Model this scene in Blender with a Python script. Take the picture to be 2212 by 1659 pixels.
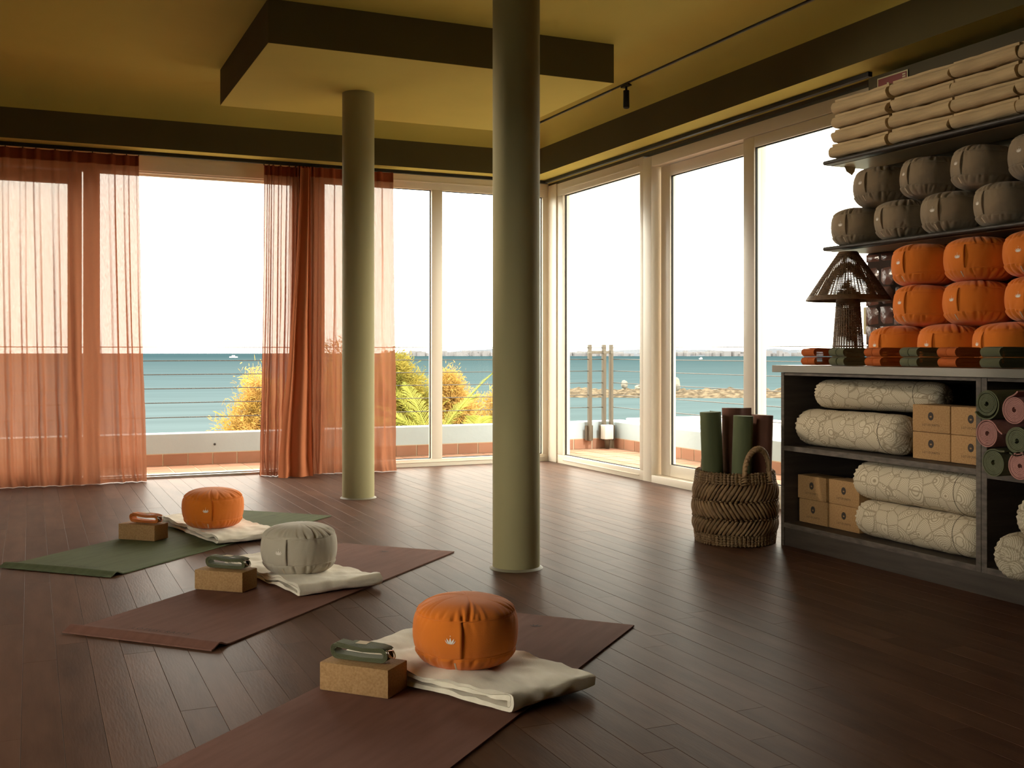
import bpy, bmesh, math, random
import numpy as np
from mathutils import Vector, Matrix, noise as mnoise

random.seed(7)
rng = np.random.default_rng(11)
PI = math.pi
SC = bpy.context.scene
COL = SC.collection
for _o in list(bpy.data.objects):
    bpy.data.objects.remove(_o)

# ------------------------------------------------------------------ camera
CAM_H = 0.93
cd = bpy.data.cameras.new('camera')
cam = bpy.data.objects.new('camera', cd)
COL.objects.link(cam)
cam.location = (0, 0, CAM_H)
cam.rotation_euler = (PI / 2, 0, -math.radians(24.1))
cd.sensor_width = 36.0
cd.lens = 36.0 * 2325.0 / 2212.0
cd.shift_y = -66.5 / 2212.0
cd.clip_start = 0.05
cd.clip_end = 60000
SC.camera = cam

# ------------------------------------------------------------------ light
SKY = 10.0
SUN = 5.0
w = bpy.data.worlds.new('sky')
SC.world = w
w.use_nodes = True
bg = w.node_tree.nodes['Background']
bg.inputs[0].default_value = (1.0, 0.93, 0.79, 1)
bg.inputs[1].default_value = SKY
sl = bpy.data.lights.new('sun', 'SUN')
sl.energy = SUN
sl.angle = math.radians(0.6)
sl.color = (1.0, 0.97, 0.93)
sun = bpy.data.objects.new('sun', sl)
COL.objects.link(sun)
_d = Vector((0.22, -0.98, 0.0)).normalized()
_to = Vector((_d.x * math.cos(math.radians(56)), _d.y * math.cos(math.radians(56)), math.sin(math.radians(56))))
sun.rotation_euler = _to.to_track_quat('Z', 'Y').to_euler()
sun.location = (3, -6, 12)
vs = SC.view_settings
vs.view_transform = 'Standard'
vs.look = 'None'
vs.exposure = 0.0
vs.gamma = 1.0
vs.use_curve_mapping = False
cy = SC.cycles
cy.max_bounces = 10
cy.diffuse_bounces = 6
cy.glossy_bounces = 4
cy.transmission_bounces = 6
cy.transparent_max_bounces = 32
cy.caustics_reflective = False
cy.caustics_refractive = False
cy.sample_clamp_indirect = 12.0
cy.use_denoising = True

# ------------------------------------------------------------------ helpers
def link(o, parent=None):
    COL.objects.link(o)
    if parent is not None:
        o.parent = parent
    return o

def tag(o, label=None, cat=None, group=None, kind=None):
    if label: o['label'] = label
    if cat: o['category'] = cat
    if group: o['group'] = group
    if kind: o['kind'] = kind
    return o

def empty(name, loc=(0, 0, 0), rz=0.0):
    o = bpy.data.objects.new(name, None)
    o.empty_display_size = 0.1
    o.location = loc
    o.rotation_euler = (0, 0, rz)
    return link(o)

def thing(name, label, cat, loc=(0, 0, 0), rz=0.0, group=None):
    return tag(empty(name, loc, rz), label, cat, group)

def struct(name, label=None, loc=(0, 0, 0)):
    return tag(empty(name, loc), label, None, None, 'structure')

def mesh(name, verts, faces, mat=None, smooth=False):
    me = bpy.data.meshes.new(name)
    me.from_pydata([tuple(v) for v in verts], [], [tuple(f) for f in faces])
    if mat: me.materials.append(mat)
    if smooth:
        me.polygons.foreach_set('use_smooth', [True] * len(me.polygons))
    me.update()
    return me

def obj(name, me, parent=None, loc=None, rot=None):
    o = bpy.data.objects.new(name, me)
    if loc is not None: o.location = loc
    if rot is not None: o.rotation_euler = rot
    return link(o, parent)

def fix_normals(me):
    bm = bmesh.new(); bm.from_mesh(me)
    bmesh.ops.recalc_face_normals(bm, faces=bm.faces)
    bm.to_mesh(me); bm.free(); me.update()
    return me

def dup(root, loc=None, rz=None, label=None, group=None):
    r = root.copy(); COL.objects.link(r)
    if loc is not None: r.location = loc
    if rz is not None: r.rotation_euler = (r.rotation_euler[0], r.rotation_euler[1], rz)
    if label: r['label'] = label
    if group: r['group'] = group
    for ch in list(root.children):
        c = ch.copy(); COL.objects.link(c); c.parent = r
        for g in list(ch.children):
            d = g.copy(); COL.objects.link(d); d.parent = c
    return r

class MB:
    """collects pieces of one mesh"""
    def __init__(s): s.v = []; s.f = []
    def add(s, vs, fs):
        b = len(s.v); s.v += [tuple(x) for x in vs]; s.f += [tuple(i + b for i in f) for f in fs]; return s
    def box(s, x0, x1, y0, y1, z0, z1, c=0.0):
        if c <= 0:
            vs = [(x0,y0,z0),(x1,y0,z0),(x1,y1,z0),(x0,y1,z0),(x0,y0,z1),(x1,y0,z1),(x1,y1,z1),(x0,y1,z1)]
            fs = [(0,3,2,1),(4,5,6,7),(0,1,5,4),(1,2,6,5),(2,3,7,6),(3,0,4,7)]
            return s.add(vs, fs)
        bm = bmesh.new()
        bmesh.ops.create_cube(bm, size=1.0, matrix=Matrix.Translation(((x0+x1)/2,(y0+y1)/2,(z0+z1)/2)) @ Matrix.Diagonal((x1-x0,y1-y0,z1-z0,1)))
        bmesh.ops.bevel(bm, geom=list(bm.edges), offset=c, segments=2, profile=0.6, affect='EDGES')
        bm.verts.ensure_lookup_table()
        vs = [tuple(v.co) for v in bm.verts]; fs = [tuple(v.index for v in f.verts) for f in bm.faces]
        bm.free()
        return s.add(vs, fs)
    def tube(s, pts, r, n=6, closed=False, caps=True):
        pts = [Vector(p) for p in pts]; m = len(pts)
        rs = r if hasattr(r, '__len__') else [r] * m
        vs = []; up = Vector((0, 0, 1)); prev = None
        for i, p in enumerate(pts):
            if closed: t = pts[(i + 1) % m] - pts[i - 1]
            else: t = pts[min(i + 1, m - 1)] - pts[max(i - 1, 0)]
            if t.length < 1e-9: t = Vector((0, 0, 1))
            t.normalize()
            if prev is None:
                a = t.cross(up)
                if a.length < 1e-3: a = t.cross(Vector((1, 0, 0)))
            else:
                a = prev - t * prev.dot(t)
            a.normalize(); b = t.cross(a); prev = a
            for k in range(n):
                g = 2 * PI * k / n
                vs.append(p + (a * math.cos(g) + b * math.sin(g)) * rs[i])
        fs = []
        for i in range(m if closed else m - 1):
            j = (i + 1) % m
            for k in range(n):
                l = (k + 1) % n
                fs.append((i*n+k, i*n+l, j*n+l, j*n+k))
        if caps and not closed:
            fs.append(tuple(range(n - 1, -1, -1))); fs.append(tuple((m-1)*n + k for k in range(n)))
        return s.add(vs, fs)
    def lathe(s, prof, n=32, cap0=False, cap1=False, cx=0, cy_=0):
        vs = []; fs = []; m = len(prof)
        for r, z in prof:
            for k in range(n):
                g = 2 * PI * k / n
                vs.append((cx + r * math.cos(g), cy_ + r * math.sin(g), z))
        for i in range(m - 1):
            for k in range(n):
                l = (k + 1) % n
                fs.append((i*n+k, i*n+l, (i+1)*n+l, (i+1)*n+k))
        if cap0: fs.append(tuple(range(n - 1, -1, -1)))
        if cap1: fs.append(tuple((m-1)*n + k for k in range(n)))
        return s.add(vs, fs)
    def blob(s, c, r, seg=6, rings=4, ax=None):
        vs = []; fs = []
        R = ax if ax is not None else Matrix.Identity(3)
        rx, ry, rz = r if hasattr(r, '__len__') else (r, r, r)
        for i in range(1, rings):
            a = PI * i / rings
            for k in range(seg):
                g = 2 * PI * k / seg
                vs.append(Vector(c) + R @ Vector((rx*math.sin(a)*math.cos(g), ry*math.sin(a)*math.sin(g), rz*math.cos(a))))
        t = len(vs); vs.append(Vector(c) + R @ Vector((0,0,rz))); vs.append(Vector(c) + R @ Vector((0,0,-rz)))
        for i in range(rings - 2):
            for k in range(seg):
                l = (k+1) % seg
                fs.append((i*seg+k, (i+1)*seg+k, (i+1)*seg+l, i*seg+l))
        for k in range(seg):
            l = (k+1) % seg
            fs.append((t, k, l)); fs.append((t+1, (rings-2)*seg+l, (rings-2)*seg+k))
        return s.add(vs, fs)
    def me(s, name, mat=None, smooth=False): return mesh(name, s.v, s.f, mat, smooth)
    def build(s, name, mat=None, parent=None, smooth=False, loc=None, rot=None):
        return obj(name, s.me(name, mat, smooth), parent, loc, rot)

def auto_smooth(me, ang=40):
    me.polygons.foreach_set('use_smooth', [True] * len(me.polygons))
    try: me.set_sharp_from_angle(angle=math.radians(ang))
    except Exception: pass
    return me

# ------------------------------------------------------------------ materials
MATS = {}
def nd(nt, typ, **kw):
    n = nt.nodes.new(typ)
    for k, v in kw.items(): setattr(n, k, v)
    return n

def mat(name, col, rough=0.6, spec=0.4, col2=None, vscale=(6, 6, 6), vdetail=4, vlo=0.35, vhi=0.65, bump=0.0, bscale=80.0, bvec=(1, 1, 1),
        metal=0.0, rnd=0.0, sheen=0.0, wave=None, coat=0.0):
    m = bpy.data.materials.new(name); m.use_nodes = True
    nt = m.node_tree; b = nt.nodes['Principled BSDF']
    b.inputs['Base Color'].default_value = (*col, 1)
    b.inputs['Roughness'].default_value = rough
    b.inputs['Specular IOR Level'].default_value = spec
    b.inputs['Metallic'].default_value = metal
    if sheen:
        b.inputs['Sheen Weight'].default_value = sheen
        b.inputs['Sheen Roughness'].default_value = 0.6
    if coat: b.inputs['Coat Weight'].default_value = coat
    tc = nd(nt, 'ShaderNodeTexCoord')
    src = None
    if col2 is not None:
        mp = nd(nt, 'ShaderNodeMapping'); mp.inputs['Scale'].default_value = vscale
        nz = nd(nt, 'ShaderNodeTexNoise'); nz.inputs['Scale'].default_value = 1.0; nz.inputs['Detail'].default_value = vdetail
        mr = nd(nt, 'ShaderNodeMapRange'); mr.inputs[1].default_value = vlo; mr.inputs[2].default_value = vhi
        mx = nd(nt, 'ShaderNodeMixRGB')
        mx.inputs[1].default_value = (*col, 1); mx.inputs[2].default_value = (*col2, 1)
        if rnd:
            oi = nd(nt, 'ShaderNodeObjectInfo')
            ad = nd(nt, 'ShaderNodeVectorMath', operation='MULTIPLY_ADD')
            cb = nd(nt, 'ShaderNodeCombineXYZ')
            nt.links.new(oi.outputs['Random'], cb.inputs[0]); nt.links.new(oi.outputs['Random'], cb.inputs[1])
            ad.inputs[1].default_value = (37, 53, 0)
            nt.links.new(cb.outputs[0], ad.inputs[0]); nt.links.new(tc.outputs['Object'], ad.inputs[2])
            nt.links.new(ad.outputs[0], mp.inputs[0])
        else:
            nt.links.new(tc.outputs['Object'], mp.inputs[0])
        nt.links.new(mp.outputs[0], nz.inputs['Vector']); nt.links.new(nz.outputs['Fac'], mr.inputs[0]); nt.links.new(mr.outputs[0], mx.inputs[0])
        src = mx.outputs[0]
    if rnd:
        oi2 = nd(nt, 'ShaderNodeObjectInfo')
        mr2 = nd(nt, 'ShaderNodeMapRange'); mr2.inputs[3].default_value = 1 - rnd; mr2.inputs[4].default_value = 1 + rnd
        hs = nd(nt, 'ShaderNodeHueSaturation')
        nt.links.new(oi2.outputs['Random'], mr2.inputs[0]); nt.links.new(mr2.outputs[0], hs.inputs['Value'])
        if src is not None: nt.links.new(src, hs.inputs['Color'])
        else: hs.inputs['Color'].default_value = (*col, 1)
        src = hs.outputs[0]
    if src is not None: nt.links.new(src, b.inputs['Base Color'])
    if bump:
        bp = nd(nt, 'ShaderNodeBump'); bp.inputs['Strength'].default_value = bump; bp.inputs['Distance'].default_value = 0.01
        if wave:
            tx = nd(nt, 'ShaderNodeTexWave', bands_direction=wave); tx.inputs['Scale'].default_value = bscale
            tx.inputs['Distortion'].default_value = 1.0
            o_ = tx.outputs['Fac']
        else:
            tx = nd(nt, 'ShaderNodeTexNoise'); tx.inputs['Scale'].default_value = bscale; tx.inputs['Detail'].default_value = 3
            o_ = tx.outputs['Fac']
        mp2 = nd(nt, 'ShaderNodeMapping'); mp2.inputs['Scale'].default_value = bvec
        nt.links.new(tc.outputs['Object'], mp2.inputs[0]); nt.links.new(mp2.outputs[0], tx.inputs['Vector'])
        nt.links.new(o_, bp.inputs['Height']); nt.links.new(bp.outputs[0], b.inputs['Normal'])
    MATS[name] = m
    return m

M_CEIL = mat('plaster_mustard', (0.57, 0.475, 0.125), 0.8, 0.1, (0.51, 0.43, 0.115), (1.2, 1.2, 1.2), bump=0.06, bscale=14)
M_CEIL_SHADE = mat('plaster_shaded', (0.105, 0.086, 0.038), 0.85, 0.1, (0.094, 0.077, 0.034), (1.5, 1.5, 1.5), bump=0.05, bscale=18)
M_COLUMN = mat('paint_olive', (0.36, 0.31, 0.16), 0.7, 0.12, (0.32, 0.28, 0.15), (3, 3, 1), bump=0.10, bscale=11, bvec=(1, 1, 0.5))
M_DARKWALL = mat('paint_dark', (0.10, 0.085, 0.05), 0.8, 0.2, (0.085, 0.07, 0.045), (1, 1, 1), bump=0.04, bscale=25)
M_ROOF = mat('concrete', (0.45, 0.44, 0.40), 0.9, 0.1, (0.4, 0.39, 0.36), (1, 1, 1))
M_PLANK = mat('brown_plank', (0.112, 0.055, 0.034), 0.5, 0.0, (0.074, 0.036, 0.022), (16, 3.0, 4), 6, 0.3, 0.7, bump=0.05, bscale=30, bvec=(5, 0.6, 1), rnd=0.16)
def lacquer(m, rough, f0, f1, power):
    """thin worn lacquer: a weak sheen that grows towards grazing view"""
    nt = m.node_tree; L = nt.links.new; b = nt.nodes['Principled BSDF']; out = nt.nodes['Material Output']
    g = nd(nt, 'ShaderNodeBsdfGlossy'); g.inputs['Roughness'].default_value = rough
    lw = nd(nt, 'ShaderNodeLayerWeight'); lw.inputs[0].default_value = 0.5
    pw = nd(nt, 'ShaderNodeMath', operation='POWER'); pw.inputs[1].default_value = power
    fr = nd(nt, 'ShaderNodeMath', operation='MULTIPLY_ADD'); fr.inputs[1].default_value = f1; fr.inputs[2].default_value = f0
    mx = nd(nt, 'ShaderNodeMixShader')
    L(lw.outputs['Facing'], pw.inputs[0]); L(pw.outputs[0], fr.inputs[0]); L(fr.outputs[0], mx.inputs[0]); L(b.outputs[0], mx.inputs[1]); L(g.outputs[0], mx.inputs[2]); L(mx.outputs[0], out.inputs[0])
    if b.inputs['Normal'].links: L(b.inputs['Normal'].links[0].from_socket, g.inputs['Normal'])
lacquer(M_PLANK, 0.36, 0.012, 0.27, 6.5)
M_SUBFLOOR = mat('floor_joint', (0.02, 0.010, 0.007), 0.9, 0.1)
M_UPVC = mat('white_plastic', (0.80, 0.72, 0.60), 0.32, 0.45)
M_ALU = mat('aluminium', (0.62, 0.62, 0.60), 0.32, 0.5, metal=0.8)
M_GASKET = mat('black_gasket', (0.015, 0.015, 0.014), 0.6, 0.3)
M_BLACK = mat('black_metal', (0.012, 0.012, 0.012), 0.45, 0.4)
M_TILE = mat('terracotta_tile', (0.27, 0.138, 0.088), 0.7, 0.1, (0.31, 0.165, 0.11), (3, 3, 3), bump=0.05, bscale=25, rnd=0.10)
M_GROUT = mat('pale_grout', (0.40, 0.34, 0.25), 0.9, 0.1)
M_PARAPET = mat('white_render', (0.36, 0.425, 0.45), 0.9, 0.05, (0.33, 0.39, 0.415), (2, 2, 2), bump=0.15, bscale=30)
M_STEEL = mat('brushed_steel', (0.085, 0.065, 0.042), 0.5, 0.3)
M_CABLE = mat('steel_cable', (0.07, 0.06, 0.05), 0.45, 0.4, metal=0.3)
M_ZELLIGE = mat('glazed_tile', (0.150, 0.068, 0.052), 0.16, 0.5, (0.10, 0.044, 0.035), (8, 8, 8), bump=0.20, bscale=30, rnd=0.2)
M_DGROUT = mat('dark_grout', (0.05, 0.035, 0.03), 0.9, 0.1)
M_ORANGE = mat('orange_cotton', (0.68, 0.175, 0.015), 0.85, 0.12, (0.61, 0.155, 0.013), (9, 9, 9), bump=0.08, bscale=350, sheen=0.15)
M_TAUPE = mat('taupe_cotton', (0.27, 0.20, 0.125), 0.85, 0.2, (0.18, 0.14, 0.095), (9, 9, 9), bump=0.08, bscale=350, sheen=0.12)
M_SAND = mat('sand_cotton', (0.46, 0.40, 0.31), 0.85, 0.2, (0.42, 0.365, 0.285), (9, 9, 9), bump=0.08, bscale=350, sheen=0.15)
M_EMBLEM = mat('white_thread', (0.80, 0.74, 0.66), 0.7, 0.3)
M_WOOL = mat('cream_wool', (0.78, 0.70, 0.57), 0.95, 0.1, (0.70, 0.62, 0.50), (30, 9, 9), 4, bump=0.14, bscale=420, sheen=0.2)
M_LINEN = mat('linen_weave', (0.62, 0.47, 0.27), 0.95, 0.05, (0.50, 0.375, 0.215), (60, 4, 60), 3, bump=0.25, bscale=220, bvec=(1, 0.2, 1), sheen=0.1)
M_CORK = mat('cork', (0.40, 0.235, 0.105), 0.85, 0.2, (0.30, 0.165, 0.07), (160, 160, 160), 3, 0.35, 0.7, bump=0.25, bscale=260)
M_INK = mat('dark_ink', (0.045, 0.035, 0.03), 0.8, 0.2)
M_GREENMAT = mat('green_foam', (0.115, 0.130, 0.070), 0.85, 0.08, (0.098, 0.112, 0.061), (4, 30, 4), 3, bump=0.16, bscale=900)
M_PLUMMAT = mat('plum_foam', (0.180, 0.086, 0.064), 0.85, 0.08, (0.155, 0.073, 0.054), (4, 30, 4), 3, bump=0.16, bscale=900)
M_PINKMAT = mat('pink_foam', (0.46, 0.215, 0.185), 0.75, 0.25, (0.42, 0.19, 0.165), (20, 20, 20), 3, bump=0.3, bscale=300)
M_SAGEMAT = mat('sage_foam', (0.135, 0.140, 0.075), 0.75, 0.25, (0.118, 0.122, 0.066), (20, 20, 20), 3, bump=0.3, bscale=300)
M_GREENWEB = mat('green_webbing', (0.105, 0.105, 0.050), 0.85, 0.2, bump=0.5, bscale=500, sheen=0.1)
M_ORANGEWEB = mat('orange_webbing', (0.58, 0.155, 0.022), 0.85, 0.2, bump=0.4, bscale=500, sheen=0.1)
M_RUSTWEB = mat('rust_webbing', (0.42, 0.095, 0.018), 0.85, 0.2, bump=0.4, bscale=500)
M_CHROME = mat('polished_metal', (0.55, 0.52, 0.48), 0.18, 0.5, metal=1.0)
M_CABINET = mat('dark_stained_wood', (0.040, 0.030, 0.024), 0.6, 0.3, (0.060, 0.046, 0.037), (3, 3, 40), 5, bump=0.15, bscale=40, bvec=(1, 0.2, 3))
M_CABEDGE = mat('worn_edge', (0.115, 0.092, 0.075), 0.65, 0.3, (0.065, 0.052, 0.043), (6, 18, 60), 5, bump=0.15, bscale=60)
M_COUNTER = mat('grey_laminate', (0.24, 0.22, 0.185), 0.45, 0.4, (0.21, 0.19, 0.16), (5, 5, 5))
M_SHELF = mat('black_stained_board', (0.030, 0.026, 0.022), 0.5, 0.35, (0.045, 0.039, 0.033), (60, 4, 60), 4, bump=0.25, bscale=60, bvec=(3, 0.4, 3))
M_SHELFUNDER = mat('pale_underside', (0.40, 0.34, 0.22), 0.35, 0.4)
M_REED = mat('water_hyacinth', (0.29, 0.180, 0.088), 0.65, 0.25, (0.18, 0.105, 0.052), (25, 25, 25), 4, bump=0.3, bscale=90, rnd=0.1)
M_RATTAN = mat('rattan', (0.150, 0.085, 0.040), 0.5, 0.4, (0.10, 0.055, 0.026), (40, 40, 40), 3)
M_SIGN = mat('sign_red', (0.20, 0.016, 0.012), 0.4, 0.4)
M_SIGNRIM = mat('sign_cream', (0.60, 0.54, 0.32), 0.5, 0.3)
M_LABEL = mat('woven_label', (0.58, 0.47, 0.33), 0.85, 0.2)
M_SEAWALL = mat('white_ledge', (0.55, 0.54, 0.50), 0.85, 0.1)
M_ROCK = mat('reef_rock', (0.115, 0.088, 0.058), 0.95, 0.05, (0.045, 0.034, 0.022), (0.9, 0.9, 2.5), 6, 0.35, 0.6)
M_BOULDER = mat('pale_boulder', (0.15, 0.135, 0.11), 0.95, 0.1)
M_BARK = mat('bark', (0.20, 0.14, 0.09), 0.95, 0.1)
M_HILL = mat('hazy_hill', (0.070, 0.076, 0.088), 1.0, 0.0)
M_TOWN = mat('whitewash', (0.135, 0.13, 0.135), 0.9, 0.1)
M_GROUND = mat('garden_soil', (0.16, 0.13, 0.08), 1.0, 0.0, (0.10, 0.10, 0.05), (0.8, 0.8, 0.8))
M_BOAT = mat('boat_white', (0.6, 0.6, 0.6), 0.4, 0.4)

def leafmat(name, col, col2):
    m = bpy.data.materials.new(name); m.use_nodes = True; nt = m.node_tree
    out = nt.nodes['Material Output']; nt.nodes.remove(nt.nodes['Principled BSDF'])
    tc = nd(nt, 'ShaderNodeTexCoord'); nz = nd(nt, 'ShaderNodeTexNoise'); nz.inputs['Scale'].default_value = 3.0
    mx = nd(nt, 'ShaderNodeMixRGB'); mx.inputs[1].default_value = (*col, 1); mx.inputs[2].default_value = (*col2, 1)
    mr = nd(nt, 'ShaderNodeMapRange'); mr.inputs[1].default_value = 0.35; mr.inputs[2].default_value = 0.65
    d = nd(nt, 'ShaderNodeBsdfDiffuse'); t = nd(nt, 'ShaderNodeBsdfTranslucent'); a = nd(nt, 'ShaderNodeMixShader'); a.inputs[0].default_value = 0.4
    L = nt.links.new
    L(tc.outputs['Object'], nz.inputs['Vector']); L(nz.outputs['Fac'], mr.inputs[0]); L(mr.outputs[0], mx.inputs[0])
    L(mx.outputs[0], d.inputs[0]); L(mx.outputs[0], t.inputs[0]); L(d.outputs[0], a.inputs[1]); L(t.outputs[0], a.inputs[2]); L(a.outputs[0], out.inputs[0])
    return m
M_TAMARISK = leafmat('tamarisk_leaf', (0.30, 0.235, 0.05), (0.16, 0.15, 0.03))
M_TAMGOLD = leafmat('tamarisk_gold', (0.46, 0.28, 0.09), (0.33, 0.22, 0.05))
M_PALM = leafmat('palm_leaf', (0.33, 0.32, 0.07), (0.20, 0.21, 0.05))

def glassmat():
    m = bpy.data.materials.new('window_glass'); m.use_nodes = True; nt = m.node_tree
    out = nt.nodes['Material Output']; nt.nodes.remove(nt.nodes['Principled BSDF'])
    t = nd(nt, 'ShaderNodeBsdfTransparent'); t.inputs[0].default_value = (0.96, 0.975, 0.965, 1)
    g = nd(nt, 'ShaderNodeBsdfGlossy'); g.inputs['Roughness'].default_value = 0.0
    lw = nd(nt, 'ShaderNodeLayerWeight'); lw.inputs[0].default_value = 0.5
    pw = nd(nt, 'ShaderNodeMath', operation='POWER'); pw.inputs[1].default_value = 5.0
    fr = nd(nt, 'ShaderNodeMath', operation='MULTIPLY_ADD'); fr.inputs[1].default_value = 0.16; fr.inputs[2].default_value = 0.004
    mx = nd(nt, 'ShaderNodeMixShader'); L = nt.links.new
    L(lw.outputs['Facing'], pw.inputs[0]); L(pw.outputs[0], fr.inputs[0])
    L(fr.outputs[0], mx.inputs[0]); L(t.outputs[0], mx.inputs[1]); L(g.outputs[0], mx.inputs[2]); L(mx.outputs[0], out.inputs[0])
    return m
M_GLASS = glassmat()

def sheermat(name, col, trans, through):
    """woven sheer: holes between the threads (transparent) over a thread that scatters and lets light through"""
    m = bpy.data.materials.new(name); m.use_nodes = True; nt = m.node_tree
    out = nt.nodes['Material Output']; nt.nodes.remove(nt.nodes['Principled BSDF'])
    t = nd(nt, 'ShaderNodeBsdfTransparent'); t.inputs[0].default_value = (1.0, 0.96, 0.95, 1)
    d = nd(nt, 'ShaderNodeBsdfDiffuse'); d.inputs[0].default_value = (*col, 1)
    tl = nd(nt, 'ShaderNodeBsdfTranslucent'); tl.inputs[0].default_value = (*through, 1)
    ad = nd(nt, 'ShaderNodeAddShader'); mx = nd(nt, 'ShaderNodeMixShader')
    lw = nd(nt, 'ShaderNodeLayerWeight'); lw.inputs[0].default_value = 0.35
    mr = nd(nt, 'ShaderNodeMapRange'); mr.inputs[1].default_value = 0.12; mr.inputs[2].default_value = 0.55; mr.inputs[3].default_value = 1 - trans; mr.inputs[4].default_value = 1.0
    tc = nd(nt, 'ShaderNodeTexCoord'); mp = nd(nt, 'ShaderNodeMapping'); mp.inputs['Scale'].default_value = (260, 260, 40)
    nz = nd(nt, 'ShaderNodeTexNoise'); nz.inputs['Scale'].default_value = 1.0; nz.inputs['Detail'].default_value = 2
    mm = nd(nt, 'ShaderNodeMath', operation='MULTIPLY_ADD'); mm.inputs[1].default_value = 0.10; L = nt.links.new
    L(tc.outputs['Object'], mp.inputs[0]); L(mp.outputs[0], nz.inputs['Vector'])
    L(lw.outputs['Facing'], mr.inputs[0]); L(nz.outputs['Fac'], mm.inputs[0]); L(mr.outputs[0], mm.inputs[2])
    mm.use_clamp = True
    L(mm.outputs[0], mx.inputs[0]); L(t.outputs[0], mx.inputs[1])
    L(d.outputs[0], ad.inputs[0]); L(tl.outputs[0], ad.inputs[1]); L(ad.outputs[0], mx.inputs[2]); L(mx.outputs[0], out.inputs[0])
    return m
M_SHEER = sheermat('terracotta_sheer', (0.30, 0.115, 0.06), 0.13, (0.105, 0.045, 0.025))
M_HEADER = sheermat('terracotta_tape', (0.26, 0.065, 0.028), 0.03, (0.05, 0.011, 0.005))

def shellmat():
    m = bpy.data.materials.new('shell_print_cotton'); m.use_nodes = True; nt = m.node_tree; b = nt.nodes['Principled BSDF']
    b.inputs['Roughness'].default_value = 0.9; b.inputs['Specular IOR Level'].default_value = 0.15
    L = nt.links.new
    tc = nd(nt, 'ShaderNodeTexCoord'); oi = nd(nt, 'ShaderNodeObjectInfo')
    ml = nd(nt, 'ShaderNodeMath', operation='MULTIPLY'); ml.inputs[1].default_value = 9.0; L(oi.outputs['Random'], ml.inputs[0])
    ad0 = nd(nt, 'ShaderNodeVectorMath', operation='ADD'); L(tc.outputs['Object'], ad0.inputs[0]); L(ml.outputs[0], ad0.inputs[1])
    vo = nd(nt, 'ShaderNodeTexVoronoi'); vo.inputs['Scale'].default_value = 15.0; vo.inputs['Randomness'].default_value = 0.9; L(ad0.outputs[0], vo.inputs['Vector'])
    ve = nd(nt, 'ShaderNodeTexVoronoi', feature='DISTANCE_TO_EDGE'); ve.inputs['Scale'].default_value = 15.0; ve.inputs['Randomness'].default_value = 0.9; L(ad0.outputs[0], ve.inputs['Vector'])
    # rings round a point at the rim of every cell: the ribs of a shell
    c1 = nd(nt, 'ShaderNodeVectorMath', operation='SUBTRACT'); L(vo.outputs['Color'], c1.inputs[0]); c1.inputs[1].default_value = (0.5, 0.5, 0.5)
    c2 = nd(nt, 'ShaderNodeVectorMath', operation='NORMALIZE'); L(c1.outputs[0], c2.inputs[0])
    c3 = nd(nt, 'ShaderNodeVectorMath', operation='SCALE'); c3.inputs['Scale'].default_value = 0.030; L(c2.outputs[0], c3.inputs[0])
    c4 = nd(nt, 'ShaderNodeVectorMath', operation='ADD'); L(vo.outputs['Position'], c4.inputs[0]); L(c3.outputs[0], c4.inputs[1])
    ds = nd(nt, 'ShaderNodeVectorMath', operation='DISTANCE'); L(ad0.outputs[0], ds.inputs[0]); L(c4.outputs[0], ds.inputs[1])
    sn = nd(nt, 'ShaderNodeMath', operation='MULTIPLY'); sn.inputs[1].default_value = 930.0; L(ds.outputs['Value'], sn.inputs[0])
    si = nd(nt, 'ShaderNodeMath', operation='SINE'); L(sn.outputs[0], si.inputs[0])
    r1 = nd(nt, 'ShaderNodeMapRange'); r1.inputs[1].default_value = -0.95; r1.inputs[2].default_value = -0.25; L(si.outputs[0], r1.inputs[0])
    e1 = nd(nt, 'ShaderNodeMapRange'); e1.inputs[1].default_value = 0.01; e1.inputs[2].default_value = 0.05; L(ve.outputs['Distance'], e1.inputs[0])
    mu = nd(nt, 'ShaderNodeMath', operation='MULTIPLY'); L(r1.outputs[0], mu.inputs[0]); L(e1.outputs[0], mu.inputs[1])
    mx = nd(nt, 'ShaderNodeMixRGB'); mx.inputs[1].default_value = (0.33, 0.265, 0.185, 1); mx.inputs[2].default_value = (0.58, 0.50, 0.37, 1)
    L(mu.outputs[0], mx.inputs[0]); L(mx.outputs[0], b.inputs['Base Color'])
    return m
M_SHELL = shellmat()

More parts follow.
